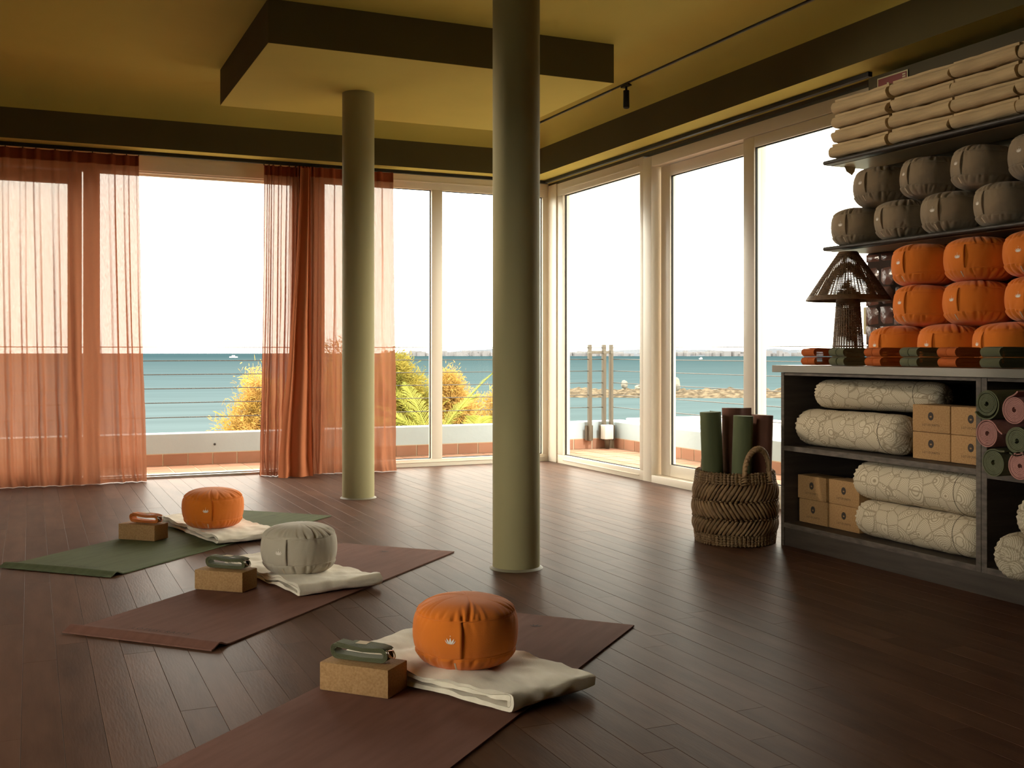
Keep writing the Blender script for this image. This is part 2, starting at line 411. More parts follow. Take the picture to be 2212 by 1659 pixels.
def seamat():
    m = bpy.data.materials.new('sea_water'); m.use_nodes = True; nt = m.node_tree; b = nt.nodes['Principled BSDF']; L = nt.links.new
    b.inputs['Roughness'].default_value = 0.55; b.inputs['Specular IOR Level'].default_value = 0.0
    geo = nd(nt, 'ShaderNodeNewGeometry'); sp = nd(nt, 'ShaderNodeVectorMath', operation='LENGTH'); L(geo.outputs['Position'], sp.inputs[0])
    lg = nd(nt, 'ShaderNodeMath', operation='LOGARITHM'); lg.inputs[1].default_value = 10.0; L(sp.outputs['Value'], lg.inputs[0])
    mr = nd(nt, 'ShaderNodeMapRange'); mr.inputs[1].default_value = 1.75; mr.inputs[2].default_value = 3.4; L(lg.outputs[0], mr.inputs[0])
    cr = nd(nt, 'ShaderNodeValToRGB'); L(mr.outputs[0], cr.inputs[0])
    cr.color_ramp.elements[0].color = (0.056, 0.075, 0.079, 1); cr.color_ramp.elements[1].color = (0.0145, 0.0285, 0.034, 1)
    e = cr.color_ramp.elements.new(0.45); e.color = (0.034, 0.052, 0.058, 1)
    mp = nd(nt, 'ShaderNodeMapping'); mp.inputs['Scale'].default_value = (0.012, 0.09, 1); mp.inputs['Rotation'].default_value = (0, 0, math.radians(24))
    nz = nd(nt, 'ShaderNodeTexNoise'); nz.inputs['Scale'].default_value = 1.0; nz.inputs['Detail'].default_value = 8; nz.inputs['Roughness'].default_value = 0.65
    L(geo.outputs['Position'], mp.inputs[0]); L(mp.outputs[0], nz.inputs['Vector'])
    m2 = nd(nt, 'ShaderNodeMapRange'); m2.inputs[1].default_value = 0.3; m2.inputs[2].default_value = 0.7; m2.inputs[3].default_value = 0.88; m2.inputs[4].default_value = 1.14; L(nz.outputs['Fac'], m2.inputs[0])
    hs = nd(nt, 'ShaderNodeHueSaturation'); L(cr.outputs[0], hs.inputs['Color']); L(m2.outputs[0], hs.inputs['Value']); L(hs.outputs[0], b.inputs['Base Color'])
    return m
M_SEA = seamat()

# ================================================================== THE ROOM
XR, YB = 4.09, 8.36            # window faces on the right and back walls
XW = 3.95                      # face of the solid right wall
XL, YF = -2.15, -2.2            # left wall, wall behind the camera
ZC, ZB = 2.84, 2.392           # ceiling, underside of the drop beams
BX, BY = 3.80, 8.06            # beam faces

# floor: base slab + planks
fl = struct('floor', 'dark brown plank floor with a satin sheen')
MB().box(XL, XR + .07, YF, YB + .07, -0.10, -0.008).build('floor_base', M_SUBFLOOR, fl)
PW = 0.094
def plank_mesh(L):
    wv, c, t = PW - 0.0006, 0.0007, 0.012
    x, y = wv / 2, L / 2
    vs = [(-x,-y,-t),(x,-y,-t),(x,y,-t),(-x,y,-t), (-x,-y,-c),(x,-y,-c),(x,y,-c),(-x,y,-c), (-x+c,-y+c,0),(x-c,-y+c,0),(x-c,y-c,0),(-x+c,y-c,0)]
    fs = [(8,9,10,11)]
    for a in range(4):
        b = (a + 1) % 4
        fs += [(a, b, b+4, a+4), (a+4, b+4, b+8, a+8)]
    return vs, fs
CA, SA = math.cos(math.radians(24.1)), math.sin(math.radians(24.1))
def in_view(x, y, z=0.0):
    d = x * SA + y * CA
    if d < 0.3: return 0
    px = 1106 + 2325 * (x * CA - y * SA) / d; py = 763 - 2325 * (z - CAM_H) / d
    return 1.0 / d**3 if (-60 < px < 2272 and -60 < py < 1720) else 0
planks = []
x0 = 0.355 - PW * math.floor((0.355 - XL) / PW)
xx = x0 - PW / 2
lens = [1.22]
PL = 1.22
pm = mesh('plank', *plank_mesh(PL), M_PLANK)
row = 0
while xx - PW / 2 < XR + 0.02:
    off = random.random() * PL
    y = YF + 0.0 - off
    while y < YB:
        ya, yb = max(y, YF), min(y + PL, YB)
        if yb - ya > 0.03:
            vis = max(in_view(xx, t) for t in np.linspace(ya, yb, 7))
            if xx > 3.36 and ya < 4.1: vis = 0
            planks.append((vis * (yb - ya), xx, ya, yb))
        y += PL
    xx += PW; row += 1
planks.sort(reverse=True)
rest = MB()
for i, (vis, x, ya, yb) in enumerate(planks):
    L = yb - ya
    cx_ = min(x, XR - 0.02)
    if i < 298 and vis > 0:
        me = pm if abs(L - PL) < 1e-4 else mesh('plank', *plank_mesh(L), M_PLANK)
        obj('plank', me, fl, (x, (ya + yb) / 2, random.uniform(-0.0004, 0)), (random.uniform(-.0002, .0002), random.uniform(-.0008, .0008), 0))
    else:
        vs, fs = plank_mesh(L)
        rest.add([(a + x, b + (ya + yb) / 2, c - 0.0003) for a, b, c in vs], fs)
rp = rest.build('far_planks', M_PLANK, fl); rp['kind'] = 'stuff'

# ceiling with a coved edge along the back and right beams
def cove(d):
    a, b = 0.50, ZC - 2.60
    if d >= a: return ZC
    u = (a - max(d, 0)) / a
    return 2.60 + b * math.sqrt(max(0.0, 1 - u * u))
ds = [0, .004, .012, .025, .045, .07, .10, .14, .18, .23, .29, .36, .43, .50]
xs = [XL, -1.5, 0.5, 2.0, 3.0] + [BX - d for d in reversed(ds)]
ys = [YF, 1.0, 4.0, 6.0, 7.2] + [BY - d for d in reversed(ds)]
vs = [(x, y, min(cove(BX - x), cove(BY - y))) for y in ys for x in xs]
nx = len(xs)
fs = []
for j in range(len(ys) - 1):
    for i in range(nx - 1):
        a, b, c, d = j*nx+i, j*nx+i+1, (j+1)*nx+i+1, (j+1)*nx+i
        fs += [(a, c, b), (a, d, c)]
cl = obj('ceiling', auto_smooth(mesh('ceiling', vs, fs, M_CEIL), 50)); tag(cl, 'mustard plaster ceiling', kind='structure')
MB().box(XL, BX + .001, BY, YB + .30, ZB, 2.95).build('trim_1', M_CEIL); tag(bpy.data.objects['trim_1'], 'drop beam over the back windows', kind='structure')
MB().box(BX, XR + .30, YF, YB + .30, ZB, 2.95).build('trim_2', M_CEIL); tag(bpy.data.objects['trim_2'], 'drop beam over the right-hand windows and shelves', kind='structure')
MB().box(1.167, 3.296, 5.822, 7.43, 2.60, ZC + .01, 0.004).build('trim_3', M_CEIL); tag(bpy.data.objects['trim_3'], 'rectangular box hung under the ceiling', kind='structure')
for _n in ('trim_1', 'trim_2', 'trim_3'):      # shade put into the colour: upright faces darker, undersides like the ceiling
    _m = bpy.data.objects[_n].data; _m.materials.append(M_CEIL_SHADE)
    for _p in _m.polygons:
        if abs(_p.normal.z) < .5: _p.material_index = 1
rf = MB().box(XL - .3, 5.30, YF - .3, 8.95, 2.96, 3.15).build('roof', M_ROOF); tag(rf, 'flat roof slab over the room', kind='structure')

for nm, lab, (x, y, zt) in (('column', 'round olive column under the ceiling box', (1.926, 6.729, 2.60)), ('column', 'round olive column nearest the mats', (1.924, 4.256, ZC))):
    r = 0.1025
    o = MB().lathe([(r, 0.0), (r, 0.3), (r * 1.004, 0.9), (r, 1.5), (r, zt)], 48).build(nm, M_COLUMN, None, True, (x, y, 0)); tag(o, lab, kind='structure')
    ring = MB().lathe([(r + .014, 0.0005), (r + .011, 0.004), (r - .002, 0.010)], 48).build('sealant_ring', mat('sealant_' + str(int(y)), (0.22, 0.19, 0.13), 0.6), o, True)

LW0, LW1, LZ0, LZ1 = 0.7, 3.6, 0.45, 2.05      # window in the left wall (outside the frame; its daylight reaches the cushions)
wl = MB().box(XL - .2, XL, YF - .2, LW0, 0, 2.95).box(XL - .2, XL, LW1, YB + .3, 0, 2.95).box(XL - .2, XL, LW0, LW1, 0, LZ0).box(XL - .2, XL, LW0, LW1, LZ1, 2.95).build('wall_left', M_DARKWALL); tag(wl, kind='structure')
wb = MB().box(XL - .2, XR + .3, YF - .2, YF, 0, 2.95).build('wall_front', M_DARKWALL); tag(wb, kind='structure')
wr = struct('wall_right', 'dark painted wall behind the shelves with glazed tiles')
MB().box(XW + .008, XR + .25, YF, 4.33, 0, 2.352).build('wall_body', M_DARKWALL, wr)
MB().box(XR - .02, XR + .25, YF, 4.33, 2.352, ZB).build('wall_recess', M_DARKWALL, wr)
MB().box(XW + .002, XW + .008, 2.5, 4.33, 0.875, 1.444).build('grout', M_DGROUT, wr)
tw = 0.100
def uneven_tile(w_, h_, t, seed):
    r_ = random.Random(seed); n = 4; vs = []; fs = []
    for j in range(n + 1):
        for i in range(n + 1):
            e = (i in (0, n)) or (j in (0, n))
            vs.append((-(0.0 if e else t + r_.uniform(-.0009, .0009)), (i / n - .5) * w_, (j / n - .5) * h_))
    for j in range(n):
        for i in range(n):
            a = j*(n+1)+i; fs.append((a, a+n+1, a+n+2, a+1))
    return mesh('tile', vs, fs, M_ZELLIGE, True)
tmes = [uneven_tile(tw - .004, tw - .004, .005, k) for k in range(6)]
for j in range(6):
    for i in range(15):
        yc = 4.30 - 0.006 - tw * i; zc = 0.875 + 0.046 + tw * j
        if j == 5 and zc > 1.40: zc = 1.419 - 0.001
        me = tmes[(i * 7 + j * 3) % 6]
        o = obj('tile', me, wr, (XW + .003, yc - .0, zc), (0, random.uniform(-.015, .015), random.uniform(-.02, .02)))
        if j == 5: o.scale = (1, 1, 0.42)

# ------------------------------------------------------------------ windows
def bars_back(parent, name, rects, y0, y1, m=M_UPVC, c=0.004):
    b = MB()
    for x0_, x1_, z0, z1 in rects: b.box(x0_, x1_, y0, y1, z0, z1, c)
    return obj(name, auto_smooth(b.me(name, m), 30), parent)
def bars_right(parent, name, rects, x0_, x1_, m=M_UPVC, c=0.004):
    b = MB()
    for y0, y1, z0, z1 in rects: b.box(x0_, x1_, y0, y1, z0, z1, c)
    return obj(name, auto_smooth(b.me(name, m), 30), parent)
def gasket_back(parent, x0_, x1_, z0, z1, y):
    g = 0.006
    return bars_back(parent, 'gasket', [(x0_, x0_+g, z0, z1), (x1_-g, x1_, z0, z1), (x0_, x1_, z0, z0+g), (x0_, x1_, z1-g, z1)], y, y + .012, M_GASKET, 0)
def gasket_right(parent, y0, y1, z0, z1, x):
    g = 0.006
    return bars_right(parent, 'gasket', [(y0, y0+g, z0, z1), (y1-g, y1, z0, z1), (y0, y1, z0, z0+g), (y0, y1, z1-g, z1)], x, x + .012, M_GASKET, 0)
def pane_back(parent, x0_, x1_, z0, z1, y): return MB().box(x0_, x1_, y, y + .006, z0, z1).build('pane', M_GLASS, parent)
def pane_right(parent, y0, y1, z0, z1, x): return MB().box(x, x + .006, y0, y1, z0, z1).build('pane', M_GLASS, parent)

# left wall window
win4 = struct('window_4', 'white framed window of the left wall')
nm_ = 3
for k in range(nm_):
    a, b = LW0 + (LW1 - LW0) * k / nm_, LW0 + (LW1 - LW0) * (k + 1) / nm_
    bars_right(win4, 'sash', [(a, a + .06, LZ0, LZ1), (b - .06, b, LZ0, LZ1), (a + .06, b - .06, LZ0, LZ0 + .06), (a + .06, b - .06, LZ1 - .06, LZ1)], XL - .12, XL - .06)
    pane_right(win4, a + .055, b - .055, LZ0 + .055, LZ1 - .055, XL - .09)
# back wall: glazed leaves behind the left curtain
win1 = struct('window_1', 'white framed sliding leaf behind the left curtain')
for a, b in ((-2.14, -0.90), (-0.90, 0.34)):
    d0 = 8.40
    lf = bars_back(win1, 'sash', [(a, a+.09, .03, 2.25), (b-.09, b, .03, 2.25), (a+.09, b-.09, .03, .115), (a+.09, b-.09, 2.16, 2.25)], d0, d0 + .05)
    pane_back(lf, a+.085, b-.085, .11, 2.165, d0 + .022); gasket_back(lf, a+.09, b-.09, .115, 2.16, d0 + .012)
bars_back(win1, 'frame', [(0.35, 0.462, .03, 2.27)], 8.385, 8.455)
bars_back(win1, 'head', [(-2.15, 0.46, 2.255, 2.391)], 8.36, 8.47)
bars_back(win1, 'sill', [(-2.15, 0.46, -.005, .03)], 8.36, 8.47)
# the open doorway
dr1 = struct('door_1', 'open sliding doorway onto the terrace')
bars_back(dr1, 'head', [(0.462, 1.86, 2.275, 2.391)], 8.36, 8.47)
bars_back(dr1, 'head_track', [(0.462, 1.86, 2.262, 2.2745)], 8.375, 8.40, M_UPVC, .002)
bars_back(dr1, 'head_track', [(0.462, 1.86, 2.250, 2.2745)], 8.43, 8.46, M_UPVC, .002)
for k, (ya, yb, zz) in enumerate(((8.345, 8.375, .018), (8.380, 8.395, .028), (8.402, 8.417, .030), (8.425, 8.44, .028), (8.447, 8.475, .020))):
    bars_back(dr1, 'threshold_rail', [(0.462, 1.86, -.004, zz)], ya, yb, M_ALU, .002)
bars_back(dr1, 'jamb', [(1.862, 2.07, .03, 2.2745)], 8.37, 8.46)
# back wall fixed lights
win2 = struct('window_2', 'white framed fixed panes of the back wall')
zt_, zb_ = 2.275, .062
bars_back(win2, 'frame', [(1.862, 4.09, zt_, 2.391), (1.862, 4.09, -.005, zb_), (2.071, 2.12, zb_, zt_), (4.03, 4.088, zb_, zt_)], 8.36, 8.43)
bars_back(win2, 'glazing_bead', [(1.9, 4.05, zt_ + .055, zt_ + .068), (1.9, 4.05, zb_ - .03, zb_ - .022)], 8.352, 8.362, M_UPVC, .003)
bars_back(win2, 'mullion', [(3.015, 3.108, zb_, zt_)], 8.356, 8.432)
for a, b in ((2.12, 3.015), (3.108, 4.03)):
    pane_back(win2, a - .003, b + .003, zb_ - .004, zt_ + .004, 8.395); gasket_back(win2, a, b, zb_, zt_, 8.385)
# right wall: fixed light beside the corner
win3 = struct('window_3', 'white framed fixed pane of the right wall beside the corner')
bars_right(win3, 'frame', [(6.792, 8.36, 2.262, 2.37), (6.792, 8.36, -.005, .072), (8.10, 8.358, .072, 2.262), (6.792, 6.845, .072, 2.262)], XR, XR + .07)
bars_right(win3, 'glazing_bead', [(6.85, 8.1, 2.305, 2.318), (6.85, 8.1, .030, .038)], XR - .008, XR + .002, M_UPVC, .003)
bars_right(win3, 'corner_post', [(8.20, 8.357, .0, 2.372)], XR - .012, XR + .004, M_UPVC, .006)
pane_right(win3, 6.842, 8.103, .068, 2.266, XR + .035); gasket_right(win3, 6.845, 8.10, .072, 2.262, XR + .025)
MB().box(XR, XR + .07, 4.30, 8.4, 2.371, 2.3915).build('lintel_strip', M_DARKWALL, win3)
# sliding doors of the right wall
dr2 = struct('door_2', 'white framed sliding leaf set back in the right wall')
bars_right(dr2, 'frame', [(6.675, 6.79, -.005, 2.352), (4.30, 6.674, 2.275, 2.352), (4.30, 6.674, -.005, .052)], XR - .004, XR + .13)
lf = bars_right(dr2, 'sash', [(6.535, 6.655, .053, 2.273), (5.50, 5.60, .053, 2.273), (5.60, 6.535, .053, .135), (5.60, 6.535, 2.195, 2.273)], XR + .065, XR + .115)
pane_right(lf, 5.595, 6.54, .13, 2.20, XR + .088); gasket_right(lf, 5.60, 6.535, .135, 2.195, XR + .078)
dr3 = struct('door_3', 'white framed sliding leaf ending behind the shelves')
lf = bars_right(dr3, 'sash', [(5.475, 5.585, .053, 2.273), (4.33, 4.43, .053, 2.273), (4.43, 5.475, .053, .135), (4.43, 5.475, 2.205, 2.273)], XR + .002, XR + .052)
pane_right(lf, 4.425, 5.48, .13, 2.21, XR + .026); gasket_right(lf, 4.43, 5.475, .135, 2.205, XR + .014)
hb = MB(); hb.box(XR - .035, XR - .015, 4.455, 4.478, 1.03, 1.175, .006).box(XR - .02, XR + .003, 4.455, 4.478, 1.15, 1.17, .003)
obj('handle', auto_smooth(hb.me('handle', M_SIGNRIM)), dr3)

# ================================================================== OUTSIDE
tf = struct('terrace', 'terracotta tiled terrace floor')
MB().box(-4.2, 5.45, 8.43, 9.65, -.12, -.044).box(4.16, 5.45, 1.5, 8.43, -.12, -.044).build('mortar_bed', M_GROUT, tf)
def tile_mesh(w_, h_, t=.006, c=.002):
    x, y = w_ / 2, h_ / 2
    vs = [(-x,-y,-t),(x,-y,-t),(x,y,-t),(-x,y,-t), (-x+c,-y+c,0),(x-c,-y+c,0),(x-c,y-c,0),(-x+c,y-c,0)]
    fs = [(4,5,6,7)] + [(a, (a+1) % 4, (a+1) % 4 + 4, a + 4) for a in range(4)]
    return vs, fs
TP = 0.2085
ttm = mesh('tile', *tile_mesh(TP - .009, TP - .009), M_TILE)
cnt = 0
tstuff = MB()
for i in range(48):
    for j in range(40):
        x = 5.45 - TP / 2 - TP * i; y = 9.65 - TP / 2 - TP * j
        inside = (y > 8.48 + TP/2 - .02 and x > -4.1) or (x > 4.25 + TP/2 and y > 1.6)
        if not inside: continue
        if in_view(x, y, -.04) and y > 5.2 and cnt < 290:
            obj('tile', ttm, tf, (x, y, -.040 + random.uniform(-.0008, .0008)), (random.uniform(-.004, .004), random.uniform(-.004, .004), 0)); cnt += 1
        else:
            v_, f_ = tile_mesh(TP - .009, TP - .009); tstuff.add([(a + x, b + y, c - .04) for a, b, c in v_], f_)
o = tstuff.build('far_tiles', M_TILE, tf); o['kind'] = 'stuff'
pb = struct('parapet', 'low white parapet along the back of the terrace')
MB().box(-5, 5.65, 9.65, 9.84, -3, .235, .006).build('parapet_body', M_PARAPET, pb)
skt = mesh('skirting_tile', *tile_mesh(TP - .009, .100), M_TILE)
for i in range(42):
    x = 1.244 + TP / 2 + TP * (20 - i)
    if x < 5.40 and x > -2.9: obj('skirting_tile', skt, pb, (x, 9.643, .012), (PI / 2, random.uniform(-.004, .004), 0))
MB().box(-5, 5.45, 9.6475, 9.65, -.05, .068).build('skirting_grout', M_GROUT, pb)
dh = MB().blob((1.47, 9.6485, .135), .011).build('drain_hole', M_BLACK, pb)
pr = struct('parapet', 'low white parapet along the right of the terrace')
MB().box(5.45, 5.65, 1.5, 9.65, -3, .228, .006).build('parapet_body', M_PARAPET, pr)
for i in range(26):
    y = 9.62 - TP / 2 - TP * i
    obj('skirting_tile', skt, pr, (5.443, y, .012), (PI / 2, 0, -PI / 2))
MB().box(5.4475, 5.45, 1.5, 9.65, -.05, .068).build('skirting_grout', M_GROUT, pr)
lg = MB().box(5.66, 6.9, 8.35, 9.75, -3, .255, .008).box(5.75, 6.15, 8.30, 8.95, .2, .30, .02).build('ledge', M_SEAWALL); tag(lg, 'white outer ledge beyond the right parapet', kind='structure')
# cable railings
def rail(name, label, posts, cab0, cab1, plates):
    t = thing(name, label, 'railing')
    for (x, y) in posts:
        p = MB(); p.box(x - .016, x + .016, y - .022, y + .022, .045, 1.018, .003); p.box(x - .045, x + .045, y + .012, y + .02, .05, .20, .002) if plates == 'y' else p.box(x + .012, x + .02, y - .045, y + .045, .05, .20, .002)
        p.build('post', M_STEEL, t)
    for z in (.985, .868, .750, .630, .508, .383):
        MB().tube([(cab0[0], cab0[1], z), ((cab0[0]+cab1[0])/2, (cab0[1]+cab1[1])/2, z - .004), (cab1[0], cab1[1], z)], .0042, 6).build('cable', M_CABLE, t, True)
    return t
rl = rail('cable_railing', 'steel cable railing along the back parapet', [(5.154, 9.60), (5.314, 9.595)], (-5, 9.60), (5.314, 9.60), 'y')
MB().box(5.165, 5.42, 9.59, 9.60, .925, .955, .002).build('brace', M_STEEL, rl)
rail('cable_railing', 'steel cable railing along the right parapet', [(5.40, 9.60), (5.40, 4.2)], (5.40, 9.55), (5.40, 1.6), 'x')
cb = thing('junction_box', 'small white box fixed at the corner of the terrace railing', 'box', (5.335, 9.56, 0))
MB().box(-.055, .045, -.05, .045, .06, .205, .008).build('housing', M_SEAWALL, cb)
MB().lathe([(.022, -.035), (.03, .03), (.034, .06)], 12, True).build('drain_pipe', M_STEEL, cb, True)

# sea, ground, islet, far shore
sea = MB().add([(-30000, 21, -7), (30000, 21, -7), (30000, 40000, -7), (-30000, 40000, -7)], [(0, 1, 2, 3)]).add([(-30000, -3000, -7.02), (30000, -3000, -7.02), (30000, 21, -7.02), (-30000, 21, -7.02)], [(0, 1, 2, 3)]).build('sea', M_SEA); tag(sea, 'calm turquoise sea', kind='structure')
gr = MB().add([(-14, -6, -3.05), (26, -6, -3.05), (26, 19, -3.05), (-14, 19, -3.05), (-18, 24, -7.2), (30, 24, -7.2)], [(0, 1, 2, 3), (3, 2, 5, 4)]).build('garden_ground', M_GROUND); tag(gr, 'garden ground below the terrace', kind='structure')
def ridge(name, p0, p1, wdt, hgt, n, m_, z0, material, seed, fsc=0.06):
    vs = []; fs = []
    p0 = Vector(p0); p1 = Vector(p1); t = (p1 - p0).normalized(); nrm = Vector((-t.y, t.x))
    for i in range(n + 1):
        for j in range(m_ + 1):
            u, v = i / n, j / m_
            P = p0 + (p1 - p0) * u + nrm * (v - .5) * wdt * (1 + .35 * mnoise.noise((u * 9, seed, v)))
            env = math.sin(PI * v) ** .7 * min(1, 8 * u, 8 * (1 - u))
            h_ = env * hgt * (.62 + .55 * mnoise.fractal((P.x * fsc, P.y * fsc, seed), 1.0, 2.0, 5)) - (.4 if env <= 0 else 0)
            vs.append((P.x, P.y, z0 + h_))
    for i in range(n):
        for j in range(m_):
            a = i*(m_+1)+j; fs.append((a, a+m_+1, a+m_+2, a+1))
    return fix_normals(mesh(name, vs, fs, material))
isl = obj('islet', ridge('islet', (76, 186), (150, 146), 15, 1.9, 190, 22, -7.1, M_ROCK, 3.1, .35)); tag(isl, 'low rocky reef in the sea', kind='structure')
def boulder(label, loc, r, seed):
    bm = bmesh.new(); bmesh.ops.create_icosphere(bm, subdivisions=3, radius=1.0)
    for v in bm.verts:
        v.co *= 1 + .38 * mnoise.noise(v.co * 1.3 + Vector((seed, 0, 0)))
        v.co.x *= r[0]; v.co.y *= r[1]; v.co.z *= r[2]
    me = bpy.data.meshes.new('boulder'); bm.to_mesh(me); bm.free(); me.materials.append(M_BOULDER)
    return tag(obj('boulder', me, None, loc), label, 'rock', 'boulders on the reef')
boulder('largest pale boulder on the rocky reef', (104.0, 163.0, -4.6), (1.5, 1.3, 1.7), 1.0)
boulder('small pale boulder on the reef beside the window mullion', (97.2, 168.0, -4.7), (.6, .6, .75), 4.0)
boulder('flat pale boulder beside the largest one on the reef', (100.0, 166.2, -5.1), (1.3, .8, .55), 7.0)
hill = obj('far_hills', ridge('far_hills', (880, 3080), (3600, 1400), 420, 27, 200, 8, -8, M_HILL, 9.4, .004)); tag(hill, 'hazy low hills across the bay', kind='structure')
tn = MB()
for k in range(420):
    u = random.random(); p = Vector((920, 3055)).lerp(Vector((3500, 1460)), u)
    nrm = Vector((-1600, -2580)).normalized(); p += nrm * random.uniform(150, 215)
    s = random.uniform(4, 11); hh = random.uniform(6, 15)
    tn.box(p.x - s, p.x + s, p.y - s, p.y + s, -8, -7 + hh)
o = tn.build('distant_town', M_TOWN); tag(o, 'row of tiny white houses on the far shore', 'town', None, 'stuff')
def boat(label, loc, L, rz):
    t = thing('motor_boat', label, 'boat', loc, rz)
    h_ = MB(); sec = [(-L/2, .16*L), (-L/4, .18*L), (L/6, .15*L), (L/2, .005*L)]
    vs = []
    for x, hw in sec: vs += [(x, -hw, .14*L), (x, -hw*.6, 0), (x, hw*.6, 0), (x, hw, .14*L)]
    fs = [(0,1,2,3)] + [(i*4+k, (i+1)*4+k, (i+1)*4+(k+1)%4, i*4+(k+1)%4) for i in range(3) for k in range(4)]
    h_.add(vs, fs).build('hull', M_BOAT, t)
    MB().box(-L*.2, L*.12, -L*.1, L*.1, .13*L, .27*L, .02*L).build('cabin', M_BOAT, t)
boat('white motor boat out at sea beyond the right windows', (800, 1183, -7), 9, .6)
boat('white boat near the horizon in the open doorway', (330, 1950, -7), 15, .3)

# vegetation
def tamarisk(label, base, lobes, n, m_, seed, group='tamarisk trees below the terrace'):
    t = thing('tamarisk_tree', label, 'tree', base, 0, group)
    r_ = np.random.default_rng(seed)
    bx = MB(); tips = []
    B = Vector((0, 0, 0))
    for (dx, dy, dz, rr, wgt) in lobes:
        c = Vector((dx, dy, dz)); mid = c * .5 + Vector((r_.normal() * .12, r_.normal() * .12, .1))
        bx.tube([B, mid, c], [.06, .035, .018], 6)
        for k in range(7):
            q = c + Vector((r_.normal() * rr * .5, r_.normal() * rr * .5, abs(r_.normal()) * rr * .55 - .1)); bx.tube([c - (c - B) * .12, (c + q) / 2 + Vector((0, 0, .03)), q], [.016, .010, .004], 5)
    bx.build('trunk', M_BARK, t, True)
    vs = []; fs = []
    tot = sum(l[4] for l in lobes)
    for (dx, dy, dz, rr, wgt) in lobes:
        k = int(n * wgt / tot)
        nt_ = max(8, k // 20)
        for s in range(nt_):
            v = r_.normal(size=3); v /= np.linalg.norm(v); q = np.array([dx, dy, dz]) + v * rr * r_.uniform(.15, 1.0) * np.array([1, 1, 1.05])
            out = v + np.array([0, 0, .75]) + r_.normal(size=3) * .35; out /= np.linalg.norm(out)
            for e in range(34):
                L = r_.uniform(.05, .15) * (.6 + .4 * rr / .4)
                p = q + r_.normal(size=3) * .07
                d_ = out + r_.normal(size=3) * .45; d_ /= np.linalg.norm(d_)
                sd = np.cross(d_, r_.normal(size=3)); sd /= np.linalg.norm(sd) + 1e-9
                wd = r_.uniform(.0028, .0055)
                b = len(vs); vs += [tuple(p - sd * wd), tuple(p + sd * wd), tuple(p + d_ * L * .6 + sd * wd * .9 + np.array([0, 0, -.01])), tuple(p + d_ * L + np.array([0, 0, -.02])), tuple(p + d_ * L * .6 - sd * wd * .9)]
                fs.append((b, b+1, b+2, b+3, b+4))
    f = obj('foliage', mesh('foliage', vs, fs, m_), t); f['kind'] = 'stuff'
    return t
tamarisk('golden feathery tamarisk rising behind the right curtain', (3.55, 16.4, -3.0), [(-.42, 0, 3.42, .24, 1.3), (-.36, 0, 3.10, .34, 2), (-.72, 0, 2.86, .30, 1.6), (-.45, 0, 2.72, .42, 2.6), (.05, .1, 3.0, .5, 2.6), (.0, 0, 2.5, .6, 3), (.75, .3, 3.3, .45, 2), (1.05, .5, 3.75, .40, 1.5), (1.2, .4, 2.8, .55, 2.4)], 13000, M_TAMGOLD, 5)
tamarisk('leafy green tamarisk beside the far column', (4.62, 14.4, -3.0), [(0, 0, 3.48, .36, 3.2), (-.25, 0, 3.25, .36, 2.2), (.20, 0, 3.40, .28, 2.0), (.02, 0, 3.74, .20, 1.2), (-.1, 0, 2.95, .42, 2.4), (.30, 0, 2.95, .34, 1.6), (.42, 0, 3.2, .22, .8), (.05, 0, 2.5, .6, 2)], 12000, M_TAMARISK, 8)
tamarisk('loose golden tamarisk between the mullion and the near column', (5.72, 15.0, -3.0), [(0, 0, 3.28, .25, 1.5), (-.05, 0, 3.52, .14, .6), (.1, 0, 2.98, .26, 1.2), (0, 0, 2.6, .4, 1)], 6000, M_TAMGOLD, 13)
tamarisk('smallest thin tamarisk beside the near column', (6.5, 15.9, -3.0), [(-.1, 0, 3.05, .16, .6), (.35, 0, 3.1, .2, .6), (.1, 0, 2.75, .3, 1)], 2200, M_TAMGOLD, 17)

def frond_mesh(L, lift, droop, nl, seed, wid=1.0):
    r_ = random.Random(seed); b = MB(); pts = []
    for i in range(13):
        u = i / 12; pts.append(Vector((L * u * (1 - .12 * droop * u), 0, lift * L * u - droop * L * u * u)))
    b.tube(pts, [.014 * (1 - .8 * i / 12) for i in range(13)], 5)
    for i in range(nl):
        u = .12 + .88 * i / nl; k = min(11, int(u * 12)); fu = u * 12 - k
        p = pts[k].lerp(pts[k + 1], fu); t = (pts[k + 1] - pts[k]).normalized()
        ll = wid * L * .34 * math.sin(PI * min(1, .18 + .80 * u)) * r_.uniform(.85, 1.1)
        for s in (-1, 1):
            d = (t * .75 + Vector((0, s * .85, .28 + r_.uniform(-.1, .1)))).normalized()
            up = Vector((0, 0, 1)); side = t * .0065
            q = p + d * ll * .6 + Vector((0, 0, -.02 * ll)); e = p + d * ll + Vector((0, 0, -.20 * ll))
            b.add([p - side, p + side, q + side * .9, e, q - side * .9], [(0, 1, 2, 3, 4)])
    return b.me('frond', M_PALM)
def palm(label, base, hgt, fr, seed):
    t = thing('palm', label, 'palm', base, 0, 'palms below the terrace')
    MB().tube([(0, 0, 0), (.04, 0, hgt * .5), (0, 0, hgt)], [.16, .14, .12], 10).build('trunk', M_BARK, t, True)
    for k, (az, L, lift, droop) in enumerate(fr):
        obj('frond', frond_mesh(L, lift, droop, 34, seed + k), t, (0, 0, hgt), (0, 0, math.radians(az)))
palm('palm with fronds arching beside the far column', (4.10, 12.1, -3.05), 2.62, [(190, 1.15, .75, .55), (165, 1.0, .55, .5), (150, .9, 1.0, .5), (215, .9, .5, .55), (250, .8, .7, .6), (20, .9, .9, .5), (60, .9, .9, .5), (100, .95, 1.1, .5)], 31)
